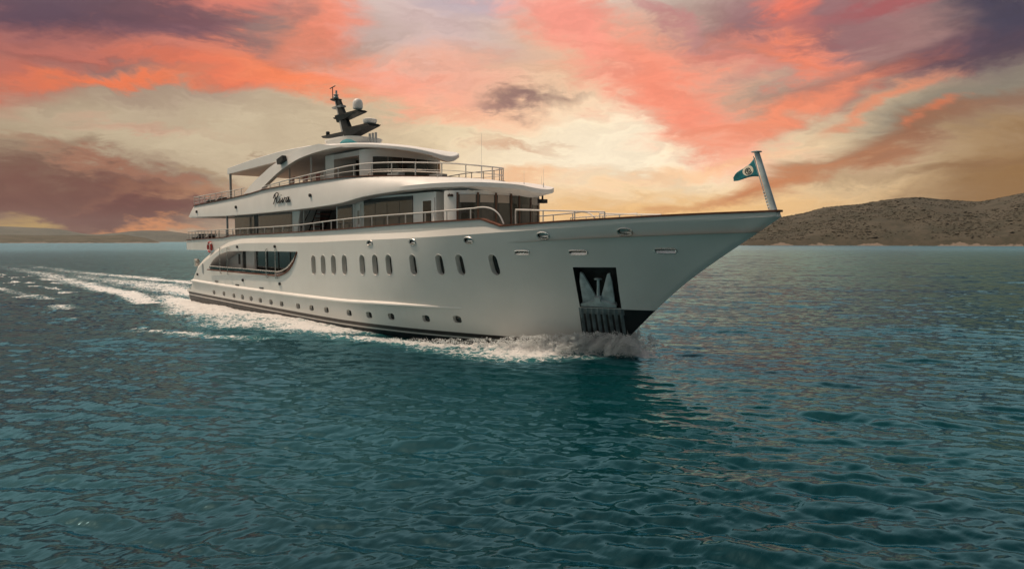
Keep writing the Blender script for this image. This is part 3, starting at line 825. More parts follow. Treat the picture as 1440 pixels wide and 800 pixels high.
for x, z in ((3.1, 6.9), (10.9, 7.0), (22.1, 7.33)):
    b = MB(); b.lathe([(.05, -.08), (.11, -.07), (.11, .03)], (x, -4.33, z), 12, axis='y'); b.build('deck_light', M['black'], bridge)
b = MB(); b.box((1.9, 0, 6.48), (1.5, 8.4, .06)); b.build('after_overhang', M['white'], bridge)

# ship's name in raised script
SC = [
 [(.04, .95), (.10, .55), (.06, .12), (.0, .0)], [(-.10, .55), (-.02, .88), (.20, 1.05), (.40, .98), (.42, .75), (.28, .58), (.12, .55), (.30, .38), (.42, .08), (.55, .05), (.66, .22)],
 [(.74, .50), (.70, .20), (.74, .05), (.84, .08), (.94, .30)], [(.80, .74), (.82, .78)],
 [(.98, .48), (1.06, .40), (1.06, .08), (1.16, .10), (1.28, .38), (1.30, .52), (1.40, .46)],
 [(1.76, .46), (1.62, .52), (1.50, .34), (1.52, .10), (1.64, .06), (1.76, .40), (1.80, .52), (1.76, .16), (1.86, .05), (2.0, .18)],
]
def fascia_y(x): return float(np.interp(x, Tx[:N1], Ty[:N1])) - .10
b = MB()
for s_ in SC:
    pts = smooth_path([(17.1 + a * 1.18 + h * .25, fascia_y(18) - .07, 7.0 + h * .68) for a, h in s_], 5) if len(s_) > 2 else [(17.1 + a * 1.18 + h * .25, fascia_y(18) - .07, 7.0 + h * .68) for a, h in s_]
    b.tube(pts, .033, 8)
b.build('name_lettering', M['black'], bridge)

# -- sun deck cabin
CZ0, CZ1 = 7.5, 9.95
cn = nose_curve(25.6, 1.6, 2.85, 2.2)
cs = [(21.4, -2.85), (22.45, -2.85), (22.45, -1.2), (25.4, -1.2), (25.4, -2.85)] + [tuple(p) for p in cn]
cf = cs + [(x, -y) for x, y in cs[::-1][1:]]
b = MB(); b.loft([(x, y, CZ0) for x, y in cf], [(x, y, CZ1) for x, y in cf]); cabin = b.build('sun_deck_cabin', M['white'], yacht)
b = MB(); b.box((23.92, -1.24, 8.65), (2.9, .04, 2.1)); b.build('cabin_opening', M['brown'], cabin)
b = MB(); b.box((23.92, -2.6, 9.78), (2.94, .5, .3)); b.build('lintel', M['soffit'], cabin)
cc = [.24, .49, .74, .995]
for k in range(3):
    wrap(cn, .03, 7.75, 9.5, cc[k] + .004, cc[k + 1] - .004, 8, 'window', M['glass'], cabin)
    wrap(np.stack([cn[::-1][:, 0], -cn[::-1][:, 1]], 1), .03, 7.75, 9.5, 1 - cc[k + 1] + .004, 1 - cc[k] - .004, 8, 'window', M['glass'], cabin)
# wind screens on the open after part
b = MB(); b.box((18.0, 3.4, 8.75), (6.2, .03, 1.3)); b.build('wind_screen', M['clear'], yacht)
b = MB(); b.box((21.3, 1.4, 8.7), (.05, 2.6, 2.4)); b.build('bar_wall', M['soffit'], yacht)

# -- sun deck roof
RT = np.linspace(0, math.pi / 2, 26)
Rx = np.r_[np.linspace(8.3, 20, 24, endpoint=False), 20 + 10.37 * np.sin(RT)]
Ry = np.r_[np.full(24, -3.85), -3.85 * np.cos(RT)]
rlo = pchip([8.3, 12, 15.5, 20, 23.1, 24.75, 26.45, 27.8, 28.8, 29.66, 30.1, 30.37], [9.62, 9.74, 9.86, 10.0, 10.06, 10.10, 10.01, 9.86, 9.70, 9.50, 9.33, 9.08])
rup = pchip([8.3, 14, 18, 21, 23, 25, 26.5, 27.8, 29.15, 30.1, 30.37], [10.12, 10.46, 10.58, 10.56, 10.42, 10.34, 10.23, 10.07, 9.86, 9.57, 9.42])
cam_ = pchip([8.3, 14, 20, 23, 26, 28, 30.3], [.05, .25, .36, .40, .28, .14, .0])
rows = []
for x, y in zip(Rx, Ry):
    lo, hi = float(rlo(x)), float(rup(x)); cm = float(cam_(x)); k = y / 3.85
    rows.append([(x - .25, y * .93, lo - .01), (x, y, lo), (x, y, lo + .06), (x - .02, y * .995, hi - .05), (x - .06, y * .97, hi), (x - .12, y * .8, hi + cm * .36 * abs(k) + .0), (x - .2, y * .5, hi + cm * .75 * abs(k)), (x - .25, y * .2, hi + cm * .96 * abs(k)), (x - .25, 0, hi + cm * min(1, abs(k) * 1.0))])
b = MB(); b.grid(rows); b.grid([[(p[0], -p[1], p[2]) for p in r] for r in rows])
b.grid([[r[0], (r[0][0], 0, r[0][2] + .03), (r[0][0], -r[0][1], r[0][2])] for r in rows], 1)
r0 = rows[0]
b.add([r0[1]] + r0[3:] + [(p[0], -p[1], p[2]) for p in (r0[3:][::-1] + [r0[1]])], [tuple(range(2 * len(r0[3:]) + 2))])
roof = b.build('sun_deck_roof', [M['white'], M['soffit']], yacht, sharp=28)
# the sweeping side arches that carry it
out_ = smooth_path([(12.1, 0, 7.90), (12.9, 0, 8.36), (13.84, 0, 8.79), (15.0, 0, 9.22), (16.1, 0, 9.60), (18.3, 0, 10.10), (20.5, 0, 10.42), (22.5, 0, 10.50)], 6)
in_ = smooth_path([(14.75, 0, 7.98), (15.4, 0, 8.34), (16.13, 0, 8.66), (17.5, 0, 9.17), (19.6, 0, 9.70), (21.3, 0, 9.94), (23.3, 0, 10.06), (25.2, 0, 10.06)], 6)
for mir in (1, -1):
    rws = []
    for o_, i_ in zip(out_, in_):
        t = np.clip((o_[2] - 7.9) / 2.6, 0, 1); y = -(4.24 - .32 * t)
        rws.append([(o_[0], y * mir, o_[2]), (i_[0], y * mir, i_[2]), (i_[0], (y + .3) * mir, i_[2]), (o_[0], (y + .3) * mir, o_[2]), (o_[0], y * mir, o_[2])])
    b = MB(); b.grid(rws); b.build('roof_arch', M['white'], yacht, sharp=40)
b = MB(); b.box((18.0, -4.16, 9.86), (.85, .3, .34), 0, ry=-.25); b.build('arch_lamp', M['black'], yacht)
for y in (-3.7, 3.7):
    b = MB(); b.tube([(8.5, y, 7.6), (8.5, y, 9.65)], .09, 10); b.build('roof_pillar', M['grey'], yacht)
for x, y in ((13.2, 3.6), (16.8, -3.0), (20.2, -3.2), (19.6, 3.2)):
    b = MB(); b.tube([(x, y, 7.7), (x, y, float(rlo(x)) + .05)], .05, 8); b.build('roof_pillar', M['white'], yacht)

# -- railings: handrail and wires are one part, every stanchion a sub-part
def railing(name, top, base, stations, mids=(.5,), r=.035, mat=None):
    """top and base: (n,3) paths sharing one parameter; stations: indices of the posts"""
    top, base = np.array(top), np.array(base)
    b = MB(); b.tube(top, r, 8)
    for f in mids: b.tube(base + (top - base) * f, r * .55, 6)
    o = b.build(name, mat or M['rail'], yacht)
    for s_ in stations:
        k = int(s_); f = s_ - k; k2 = min(k + 1, len(top) - 1)
        p, q = base[k] + (base[k2] - base[k]) * f, top[k] + (top[k2] - top[k]) * f
        q_ = MB(); q_.tube([p, q], r * .85, 7); q_.build('post', mat or M['rail'], o)
    return o
def at_x(path, xs):
    path = np.array(path); return [float(np.interp(x, path[:, 0], np.arange(len(path)))) for x in xs]
# bridge deck, after part
hB = pchip([2.2, 12.6], [.72, .54])
i_a = [i for i in range(N1) if Tx[i] <= 12.4]
ba = Tc[i_a]; ta = ba + np.stack([0 * ba[:, 0], 0 * ba[:, 0], hB(ba[:, 0])], 1)
for mir in (1, -1):
    mm = np.array([1, mir, 1])
    railing('bridge_deck_rail', ta * mm, ba * mm, at_x(ba, [2.25, 3.4, 4.55, 5.7, 6.85, 8.0, 9.2, 10.4, 11.6]), (.33, .66), .03)
b0 = np.array([(2.25, y, 7.4) for y in np.linspace(-4.2, 4.2, 11)])
railing('bridge_deck_rail', b0 + np.array([0, 0, .72]), b0, [1, 2, 3, 4, 5, 6, 7, 8, 9], (.33, .66), .03)
# bridge deck, forward part all the way round the nose
i_f = [i for i in range(len(Tc)) if Tx[i] >= 15.0]
bf_ = Tc[i_f]
hF = pchip([15, 19, 24, 28, 30.4, 32, 33.2, 34.1], [.22, .38, .56, .74, .76, .76, .76, .75])
tf_ = bf_ + np.stack([0 * bf_[:, 0], 0 * bf_[:, 0], hF(bf_[:, 0])], 1)
bF = np.concatenate([bf_, (bf_ * np.array([1, -1, 1]))[::-1][1:]]); tF = np.concatenate([tf_, (tf_ * np.array([1, -1, 1]))[::-1][1:]])
half = at_x(bf_, [16.3, 17.7, 19.1, 20.5, 21.9, 23.5, 25.1, 26.6, 28.1, 29.6, 31.1, 32.5, 33.5])
half.append(len(bf_) - 4.0)
end = 2 * (len(bf_) - 1)
railing('bridge_deck_rail', tF, bF, half + [len(bf_) - 1.0] + [end - h_ for h_ in half], (.5,), .038)
b = MB(); b.tube(smooth_path([(27.4, -3.5, 8.12), (27.5, -3.5, 8.40), (28.3, -3.3, 8.42), (30.2, -2.7, 8.34), (32, -1.9, 8.2)], 6), .035, 7); b.build('grab_rail', M['rail'], yacht)
# main deck side rail with the curved forward end
sx = np.r_[np.linspace(-.1, 36.8, 70)]
rz = pchip([-.1, 6.2, 9.5, 20, 24, 28, 33.4, 36.8], [5.34, 5.37, 5.40, 5.53, 5.70, 5.85, 5.94, 6.05])
for mir in (1, -1):
    base_s = np.array([(x, (bul_y(x) + .09) * mir, cap(x) + .07) for x in sx]); top_s = np.array([(x, (bul_y(x) + .09) * mir, float(rz(x))) for x in sx])
    tail = smooth_path([tuple(top_s[-1]), (37.4, (bul_y(37.4) + .09) * mir, 6.08), (37.95, (bul_y(38) + .09) * mir, 5.97), (38.35, (bul_y(38.4) + .09) * mir, 5.70), (38.62, (bul_y(38.6) + .09) * mir, 5.28)], 5)[1:]
    tails = np.array([(p[0], p[1], cap(p[0]) + .07) for p in tail])
    T_, B_ = np.concatenate([top_s, tail]), np.concatenate([base_s, tails])
    xs = [0, .75, 1.5, 2.25, 3, 3.75, 4.5, 5.3, 6.1, 6.9, 8.3, 9.6, 11, 12.4, 13.8, 15.2, 16.6, 18, 19.4, 20.8, 22.2, 23.3, 24.3, 25.7, 27.2, 28.7, 30.2, 31.8, 33.4, 35.0, 36.6]
    railing('main_deck_rail', T_, B_, at_x(B_, xs), (), .038)
    aft = [i for i in range(len(sx)) if sx[i] < 9.5]
    railing('after_deck_rail', base_s[aft] + (top_s[aft] - base_s[aft]) * .66, base_s[aft], [], (.5,), .018)
b0 = np.array([(-.15, y, 4.68) for y in np.linspace(-4.0, 4.0, 13)])
railing('after_deck_rail', b0 + np.array([0, 0, .65]), b0, list(range(1, 12)), (.33, .66), .03)
# bow rails
for mir in (1, -1):
    fx = np.linspace(39.0, 43.4, 12)
    yb = np.array([-(abs(bul_y(x)) - .42) for x in fx])
    tb = np.array([(x, y * mir, z) for x, y, z in zip(fx, yb, np.linspace(5.93, 5.72, 12))]); bb = np.array([(x, y * mir, cap(x) - .3) for x, y in zip(fx, yb)])
    railing('bow_rail', tb, bb, [0, 3.7, 7.6, 11], (), .036)
px = np.linspace(36.5, 41.5, 10)
railing('bow_rail', [(x, abs(bul_y(x)) - .15, z) for x, z in zip(px, np.linspace(5.78, 5.86, 10))], [(x, abs(bul_y(x)) - .15, 5.2) for x in px], [0, 2.2, 4.5, 6.7, 9], (), .03)

# -- antennas and lights on the brow
for x, y, z, h_ in ((33.0, -2.9, 7.5, 1.1), (35.0, -1.6, 7.4, 2.6), (36.2, .3, 7.2, .95), (36.6, 1.2, 7.1, .8), (37.3, .6, 7.05, 1.15)):
    b = MB(); b.tube([(x, y, z), (x, y, z + h_ * .35)], .028, 6); b.tube([(x, y, z + h_ * .35), (x, y, z + h_)], .006, 5); b.build('whip_antenna', M['dome'], yacht)
for x, y, z in ((31.9, -2.0, 8.02), (29.4, -3.0, 8.2)):
    b = MB(); b.box((x, y, z), (1.1, .4, .16)); b.build('deck_hatch', M['grey'], yacht)
b = MB(); b.box((37.1, .75, 6.55), (.34, .4, .2)); b.tube([(37.1, .75, 6.6), (37.1, .75, 6.95)], .05, 8); b.build('search_light', M['black'], yacht)
b = MB(); b.lathe([(.03, -.16), (.1, -.12), (.12, 0), (.06, .12)], (35.0, -2.5, 6.98), 10); b.build('camera_dome', M['dome'], yacht)
b = MB(); b.tube([(34.1, -3.1, 7.1), (34.3, -3.15, 6.85)], .03, 6); b.box((34.35, -3.15, 6.8), (.3, .12, .12)); b.build('flood_light', M['brown'], yacht)

# -- equipment platform and mast on the roof
b = MB()
plan = [(20.15 + 1.95 * math.copysign(abs(math.cos(q)) ** .6, math.cos(q)), 1.5 * math.copysign(abs(math.sin(q)) ** .6, math.sin(q))) for q in np.linspace(0, 2 * math.pi, 32, endpoint=False)]
b.loft([(20.15 + (x - 20.15) * .93, y * .93, 10.8) for x, y in plan], [(x, y, 11.27) for x, y in plan])
b.loft([(20.15 + (x - 20.15) * 1.03, y * 1.03, 11.272) for x, y in plan], [(20.15 + (x - 20.15) * 1.03, y * 1.03, 11.36) for x, y in plan])
b.build('mast_platform', M['white'], yacht)
b = MB()
def mastsec(z):
    t = (z - 11.5) / (15.0 - 11.5)
    return 19.95 - 1.85 * t, .60 - .38 * t, .36 - .18 * t    # centre x, half length, half width
secs = []
for z in np.linspace(11.4, 14.75, 8):
    cx, hl, hw = mastsec(z); secs.append([(cx - hl, -hw * .7, z), (cx - hl * .3, -hw, z), (cx + hl, -hw * .5, z), (cx + hl, hw * .5, z), (cx - hl * .3, hw, z), (cx - hl, hw * .7, z)])
b.grid(secs, wrap=True, smooth=False); b.add(secs[-1], [tuple(range(6))])
for k in range(len(b.f) - 1):
    if k % 6 == 0: b.m[k] = 1
mast = b.build('mast', [M['mast'], M['grey']], yacht, sharp=20)
mast.location = (0, 0, -.42)
def wing(pts, z, t0, t1, w0, w1):
    """horizontal tapered shelf along x: pts = (x0, x1)"""
    x0, x1 = pts
    q = MB(); q.loft([(x0, -w0, z), (x1, -w1, z + .02), (x1, w1, z + .02), (x0, w0, z)], [(x0, -w0 * .6, z - t0), (x1, -w1 * .7, z - t1), (x1, w1 * .7, z - t1), (x0, w0 * .6, z - t0)])
    q.box(((x0 + x1) / 2, 0, z + .035), (abs(x1 - x0) * .98, 2 * max(w0, w1) * .7, .03), 0)
    return q
wing((19.9, 22.7), 12.56, .62, .12, .55, .55).build('radar_shelf', M['mast'], mast)
wing((19.9, 16.3), 12.38, .32, .06, .45, .25).build('after_shelf', M['mast'], mast)
wing((18.4, 21.3), 13.62, .45, .10, .4, .42).build('dome_shelf', M['mast'], mast)
wing((18.4, 18.0), 13.5, .1, .05, .4, .3).build('small_shelf', M['mast'], mast)
wing((17.75, 18.9), 14.28, .1, .1, .25, .25).build('small_shelf', M['grey'], mast)
b = MB(); b.lathe([(.1, 14.70), (.36, 14.78), (.42, 14.84), (.2, 14.88)], (17.95, 0, 0), 14); b.build('light_ring', M['mast'], mast)
b = MB(); b.lathe([(.16, 14.86), (.2, 15.0), (.12, 15.1), (.2, 15.16), (.08, 15.22)], (17.95, 0, 0), 10); b.tube([(18.0, 0, 15.1), (18.0, 0, 15.45)], .07, 8); b.build('masthead_light', M['grey'], mast)
b = MB(); b.tube([(17.5, 0, 14.85), (17.5, 0, 15.72)], .03, 6); b.tube([(17.15, 0, 15.72), (17.85, 0, 15.8)], .035, 6); b.build('wind_vane', M['black'], mast)
b = MB(); b.lathe([(.08, 13.64), (.12, 13.76), (.30, 13.80), (.34, 13.93), (.34, 14.18), (.29, 14.36), (.18, 14.46), (.05, 14.5)], (20.75, 0, 0), 20); b.build('satellite_dome', M['dome'], mast)
b = MB(); b.lathe([(.25, 12.58), (.40, 12.66), (.47, 12.82), (.47, 12.92), (.38, 12.96)], (22.2, 0, 0), 20); b.build('radar_dome', M['dome'], mast)
b = MB(); b.lathe([(.1, 12.40), (.14, 12.44), (.14, 12.72), (.08, 12.76)], (16.75, 0, 0), 10); b.build('stern_light', M['black'], mast)
for x in (23.1, 23.45, 23.8):
    b = MB(); b.tube([(x, -.6, 10.95), (x, -.6, 11.42)], .08, 8); b.tube([(x, -.6, 11.1), (x + .1, -.6, 10.6)], .05, 8); b.build('horn', M['grey'], yacht)
cover = MB()
cp = []
for i in range(9):
    a = i / 8; w_ = .5 * math.sin(math.pi * (.12 + .76 * a)); hgt = .42 * math.sin(math.pi * (.08 + .84 * a)) ** .8
    cp.append([(21.6 + 1.9 * a, -1.62 - w_ * .5 + w_ * math.cos(q), 10.64 - .14 * a + hgt * max(0, math.sin(q)) * (1 + .12 * math.sin(9 * a + q * 3))) for q in np.linspace(0, math.pi, 9)])
cover.grid(cp)
tag(cover.build('folded_cover', M['teal']), 'teal cloth cover folded on the yacht roof just below the mast', 'cover').location = (0, 0, SHIP_Z)

# -- jackstaff with pennant
b = MB(); b.tube([(49.80, 0, 5.60), (49.05, 0, 7.90)], [.13, .10], 12); b.lathe([(.03, 0), (.2, .0), (.2, .03), (.04, .06)], (49.04, 0, 7.90), 14)
b.tube([(49.62, -.02, 5.62), (48.93, -.02, 7.75)], .02, 6)
for i in range(6):
    t = .06 + i * .055; b.tube([(49.62 - .69 * t - .03, -.02, 5.62 + 2.13 * t), (49.62 - .69 * t + .06, -.02, 5.66 + 2.13 * t)], .03, 6)
b.build('jackstaff', M['galvanised'], yacht)
fl = []
for i in range(19):
    a = i / 18
    hx = 49.0 - .02 - .92 * a; 
    top = 7.70 - .74 * a - .04 * math.sin(a * 5); bot = 6.96 - .02 * a - .10 * a * a + .03 * math.sin(a * 7)
    if a > .9: bot = min(bot, top - .05)
    row = []
    for j in range(9):
        c = j / 8
        row.append((hx + (.20 - .06 * a) * (1 - c) * 0 + .19 * c * (1 - a), .10 * math.sin(a * 7.0 + c * 1.2) * (.25 + a), top + (bot - top) * c))
    fl.append(row)
b = MB(); b.grid(fl)
o = b.build('pennant_flag', M['teal']); o.location = (0, 0, SHIP_Z)
sol = o.modifiers.new('thickness', 'SOLIDIFY'); sol.thickness = .012
fl_tag = tag(o, 'small teal pennant with a round cream emblem flying from the bow staff', 'flag')
em = MB()
ec = np.array([48.72, 0, 7.22])
def flag_y(x, z):
    a, c = .4, .5
    for _ in range(12):
        top = 7.70 - .74 * a - .04 * math.sin(a * 5); bot = 6.96 - .02 * a - .10 * a * a + .03 * math.sin(a * 7)
        c = min(max((top - z) / (top - bot), 0), 1); a = min(max((48.98 + .19 * c - x) / (.92 + .19 * c), 0), 1)
    return .10 * math.sin(a * 7.0 + c * 1.2) * (.25 + a)
for sgn in (-1, 1):
    em = MB()
    disc = [(ec[0] + r * .20 * math.cos(q), flag_y(ec[0] + r * .20 * math.cos(q), ec[2] + r * .20 * math.sin(q)) + sgn * .016, ec[2] + r * .20 * math.sin(q)) for r in (.02, .35, .7, 1.0) for q in np.linspace(0, 2 * math.pi, 24, endpoint=False)]
    em.grid(np.array(disc).reshape(4, 24, 3), wrap=True)
    emo = em.build('emblem', M['cream'], o)
    q_ = MB(); sp = []
    for q in np.linspace(0.4, 3.6 * math.pi, 40):
        r = .020 + .0115 * q; x = ec[0] + r * .9 * math.cos(q + 1.0); z = ec[2] + r * math.sin(q + 1.0); sp.append((x, flag_y(x, z) + sgn * .022, z))
    q_.tube(sp, .016, 5); q_.build('swirl', M['black'], emo)

# -- loose things on deck
b = MB(); ring = []
for i in range(28):
    q = 2 * math.pi * i / 28; ring.append((5.35 + .36 * math.cos(q), -4.22, 4.02 + .38 * math.sin(q)))
b.tube(ring, .085, 10, closed=True)
lb = b.build('lifebuoy', M['red']); lb.location = (0, 0, SHIP_Z)
tag(lb, 'red ring lifebuoy hung on the white after bulwark of the yacht', 'lifebuoy')
for k in range(4):
    q0 = math.pi / 4 + k * math.pi / 2
    b = MB(); b.tube([(5.35 + .36 * math.cos(q0 + d), -4.222, 4.02 + .38 * math.sin(q0 + d)) for d in np.linspace(-.16, .16, 5)], .091, 10); b.build('band', M['dome'], lb)
def chair():
    root = thing('deck_chair', 'red brown wooden chair', 'chair')
    b = MB(); b.box((0, 0, .46), (.48, .48, .05)); b.build('seat', M['redwood'], root)
    b = MB()
    for x in (-.2, -.07, .07, .2): b.box((x, .24, .84), (.07, .03, .5))
    b.box((0, .24, 1.08), (.5, .05, .08)); b.build('backrest', M['redwood'], root)
    for sx_, sy_ in ((-1, -1), (-1, 1), (1, -1), (1, 1)):
        b = MB(); b.box((sx_ * .21, sy_ * .21, .22), (.05, .05, .44)); b.build('leg', M['redwood'], root)
    return root
def copy_thing(o):
    c = o.copy(); COL.objects.link(c)
    for ch in o.children:
        d = ch.copy(); COL.objects.link(d); d.parent = c
    return c
ch0 = chair()
for i, (x, y, a, nm) in enumerate(((17.6, -3.45, .2, 'aftermost of the red brown chairs behind the sun deck rail'), (18.6, -3.4, 2.9, 'second red brown sun deck chair counted from the arch foot'),
                                   (19.5, -3.45, .3, 'middle one of the red brown chairs behind the sun deck rail'), (20.35, -3.4, 3.0, 'fourth red brown sun deck chair counted from the arch foot'),
                                   (21.15, -3.45, .1, 'foremost red brown chair behind the sun deck rail, beside the cabin'))):
    c = ch0 if i == 0 else copy_thing(ch0)
    c.location = (x, y, float(tzf(x)) - .245 + SHIP_Z); c.rotation_euler = (0, 0, a); c.scale = (.9, .9, .8)
    tag(c, nm, 'chair', 'chairs on the sun deck')
def lounger():
    root = thing('sun_lounger', 'dark sun lounger', 'sun lounger')
    b = MB(); b.box((0, 0, .25), (1.7, .6, .06))
    for sx_ in (-.7, .7):
        for sy_ in (-.25, .25): b.box((sx_, sy_, .11), (.05, .05, .22))
    b.build('frame', M['grey'], root)
    b = MB(); b.box((-.3, 0, .345), (1.1, .6, .12)); b.box((.5, 0, .46), (.75, .58, .12), 0, ry=-.42); b.build('cushion', M['cushion'], root)
    return root
lg0 = lounger()
for i, (x, y, z, nm) in enumerate(((1.1, -3.5, 4.42, 'dark cushioned lounger on the lower after deck, aftermost of two by the rail'), (3.4, -3.5, 4.42, 'dark cushioned lounger on the lower after deck, nearer to the lifebuoy'),
                                   (3.6, -3.6, 7.22, 'dark cushioned lounger at the after end of the upper sun deck'), (5.9, -3.6, 7.31, 'dark cushioned lounger on the upper deck just abaft the roof pillar'))):
    c = lg0 if i == 0 else copy_thing(lg0)
    c.location = (x, y, z + SHIP_Z); tag(c, nm, 'sun lounger', 'loungers on the after decks')
# ------------------------------------------------------------------ sea
def fft_tile(n, L, k0, kmax, spread, seed, wdir, fall=3.9, floor=.02):
    """periodic wind-sea tile, unit rms: height and horizontal chop"""
    r = np.random.default_rng(seed)
    f = np.fft.fftfreq(n, L / n) * 2 * np.pi
    kx, ky = np.meshgrid(f, f, indexing='ij'); k = np.hypot(kx, ky); k[0, 0] = 1
    c = (kx * wdir[0] + ky * wdir[1]) / k
    P = np.exp(-1.25 * (k0 / k) ** 2) / k ** fall * (floor + np.abs(c) ** spread) * np.exp(-(k / kmax) ** 2)
    P[0, 0] = 0
    H = np.sqrt(P) * (r.normal(size=k.shape) + 1j * r.normal(size=k.shape))
    h = np.fft.ifft2(H).real; s = h.std()
    dx = np.fft.ifft2(-1j * kx / k * H).real; dy = np.fft.ifft2(-1j * ky / k * H).real
    return h / s, dx / s, dy / s
def sample(tile, L, X, Y):
    n = tile.shape[0]
    u = (X / L * n) % n; v = (Y / L * n) % n
    i = np.floor(u).astype(int); j = np.floor(v).astype(int); fu, fv = u - i, v - j
    i %= n; j %= n; i2, j2 = (i + 1) % n, (j + 1) % n
    return tile[i, j] * (1 - fu) * (1 - fv) + tile[i2, j] * fu * (1 - fv) + tile[i, j2] * (1 - fu) * fv + tile[i2, j2] * fu * fv
def vnoise(X, Y, seed=3):
    r = np.random.default_rng(seed).random((256, 256))
    i = np.floor(X).astype(int); j = np.floor(Y).astype(int); fx, fy = X - i, Y - j
    fx = fx * fx * (3 - 2 * fx); fy = fy * fy * (3 - 2 * fy); i2, j2 = (i + 1) % 256, (j + 1) % 256; i %= 256; j %= 256
    return r[i, j] * (1 - fx) * (1 - fy) + r[i2, j] * fx * (1 - fy) + r[i, j2] * (1 - fx) * fy + r[i2, j2] * fx * fy
def fbm(X, Y, oct_=4, seed=3):
    s = 0; a = .5
    for o_ in range(oct_):
        s = s + a * vnoise(X * 2 ** o_ + 17 * o_, Y * 2 ** o_ + 31 * o_, seed + o_); a *= .5
    return s

wd = DEPTH[:2] * math.cos(.30) + RIGHT[:2] * math.sin(.30)
wd2 = DEPTH[:2] * math.cos(-.20) + RIGHT[:2] * math.sin(-.20)
TILES = [(fft_tile(256, 211.0, .35, 2.2, 4, 1, wd), 211.0, .050, .3), (fft_tile(512, 47.0, 2.5, 24, 14, 2, wd, 3.3, .010), 47.0, .027, .8), (fft_tile(256, 13.0, 5.0, 45, 5, 5, wd2, 3.2), 13.0, .0105, .45)]
RING = np.concatenate([3.0 * 1.0042 ** np.arange(1180), np.geomspace(3.0 * 1.0042 ** 1180, 9400, 150)])
half_a = np.arange(0, 56, .155)
ANG = np.concatenate([-half_a[::-1][:-1], half_a, np.arange(58, 302, 4.0)])
ANG = np.radians(ANG)
vx = np.sin(ANG)[:, None] * RIGHT[:2] + np.cos(ANG)[:, None] * DEPTH[:2]
X = CAM[0] + RING[:, None] * vx[None, :, 0]; Y = CAM[1] + RING[:, None] * vx[None, :, 1]
RR = np.repeat(RING[:, None], len(ANG), 1)
Z = np.zeros_like(X); DX = np.zeros_like(X); DY = np.zeros_like(X)
dense = (np.abs(ANG) < math.radians(57))[None, :]
for (h_, dx_, dy_), L, amp, fade in TILES:
    lam = L / 6.0
    fw = np.clip(1.6 - RR / (lam * 46 + 22), 0, 1) * np.where(dense, 1, .0)
    Z += amp * fw * sample(h_, L, X, Y); DX += amp * fw * fade * sample(dx_, L, X, Y); DY += amp * fw * fade * sample(dy_, L, X, Y)
# gusts: patches of rougher and calmer water
gust = .72 + .62 * fbm(X / 19, Y / 19, 3, 40)
Z *= gust
# wake, bow wave and foam
side = np.abs(Y)
hb_ = np.where(X > 43.3, 0, wl_b(np.clip(X, 0, 43)))
lat = side - hb_
wout = pchip([-90, -67, -31, -13, 0, 9, 23, 28, 33, 36.3, 39.2, 41, 42.5, 43.6, 44.4, 45], [2.2, 2.8, 4.9, 5.5, 7.3, 9.3, 10.6, 9.3, 8.8, 7.8, 6.9, 5.2, 3.6, 2.0, .8, 0])
wo_ = wout(X)
wid = np.maximum(wo_ - hb_, .02)
n1 = fbm(X / 1.4, Y / 1.4, 5, 11); n2 = fbm(X / 5.0, Y / 5.0, 3, 21); n3 = fbm(X / .35, Y / .35, 3, 61)
tl = lat / wid + (n2 - .47) * .9
near = (X < 45.2) & (X > -160) & (side < 60)
# foam streams off the hull in a dense inner sheet and breaks up outwards
inner = np.clip(1.05 - tl, 0, 1) ** .8 * (lat > -.6)
gap = np.exp(-((X - 33.5) / 3.6) ** 2) * np.clip(1.1 - lat / .9, 0, 1)         # dark trough close to the hull abaft the bow wave
ridge_pos = .35 + np.clip(43.4 - X, 0, 14) * .17
ridge = np.exp(-((lat - ridge_pos) / (.35 + .05 * np.clip(43 - X, 0, 14))) ** 2)
fo = np.where(X > 0, inner * np.interp(X, [0, 14, 24, 30, 36, 39, 45], [.95, .90, .74, .52, .60, .9, 1.0]), 0)
fo = np.maximum(fo, ridge * np.interp(X, [24, 30, 36, 40, 44.3], [0, .6, .85, 1.0, .9]) * (X < 44.6))
fo = np.maximum(fo - gap * .9, 0)
aft = X <= 0
fade_a = np.exp(np.minimum(X, 0) / 75)
core = np.clip(1.25 - side / (4.2 + .02 * np.abs(X)), 0, 1) * .80 * fade_a
arm = np.exp(-((side - wo_ * 1.0) / (1.3 + .02 * np.abs(X))) ** 2) * .9 * fade_a ** .7
fo = np.where(aft, np.maximum(core, np.maximum(arm, np.exp(X / 9) * inner)), fo)
# a second, fainter line of broken crests outside the wake
dl = side - (wo_ + np.interp(X, [-80, -20, 5, 22, 30], [9, 8, 5.5, 1.5, 0]))
fo = np.maximum(fo, np.exp(-(dl / 1.3) ** 2) * np.interp(X, [-90, -40, 0, 20, 27, 30], [.1, .38, .52, .55, .45, 0]) * (n2 > .40))
fo = np.where(near, fo, 0)
# scattered little whitecaps out to starboard of the wake
cap_ = np.clip((fbm(X / 2.6, Y / 1.1, 4, 131) - .555) * 8, 0, 1) * np.clip((fbm(X / 22, Y / 22, 2, 151) - .33) * 5, 0, 1)
fo = np.maximum(fo, cap_ * .6 * ((X < 8) & (X > -150) & (Y < 0) & (side > wo_) & (side < 46)))
body = fo.copy()
fo = np.clip(fo * (.62 + .76 * n1) , 0, 1)
bump = ridge * np.interp(X, [22, 30, 35, 38.5, 41.3, 43.2, 44.5], [0, .08, .16, .26, .36, .30, 0]) * (X < 44.6)
bil = np.abs(fbm(X / .9, Y / .9, 4, 77) - .47) * 4
bump = bump * (.55 + .55 * bil + .5 * (n3 - .45))
trough = -np.exp(-((X - 33) / 6) ** 2) * np.exp(-np.maximum(lat, 0) / 1.5) * .22
Z = Z + np.where(near, bump + trough + (body * (n1 - .45) * .34 + body * (n3 - .45) * .30) * np.where((X > 0) & (X < 40), np.clip(lat / 1.2, .05, 1), 1), 0)
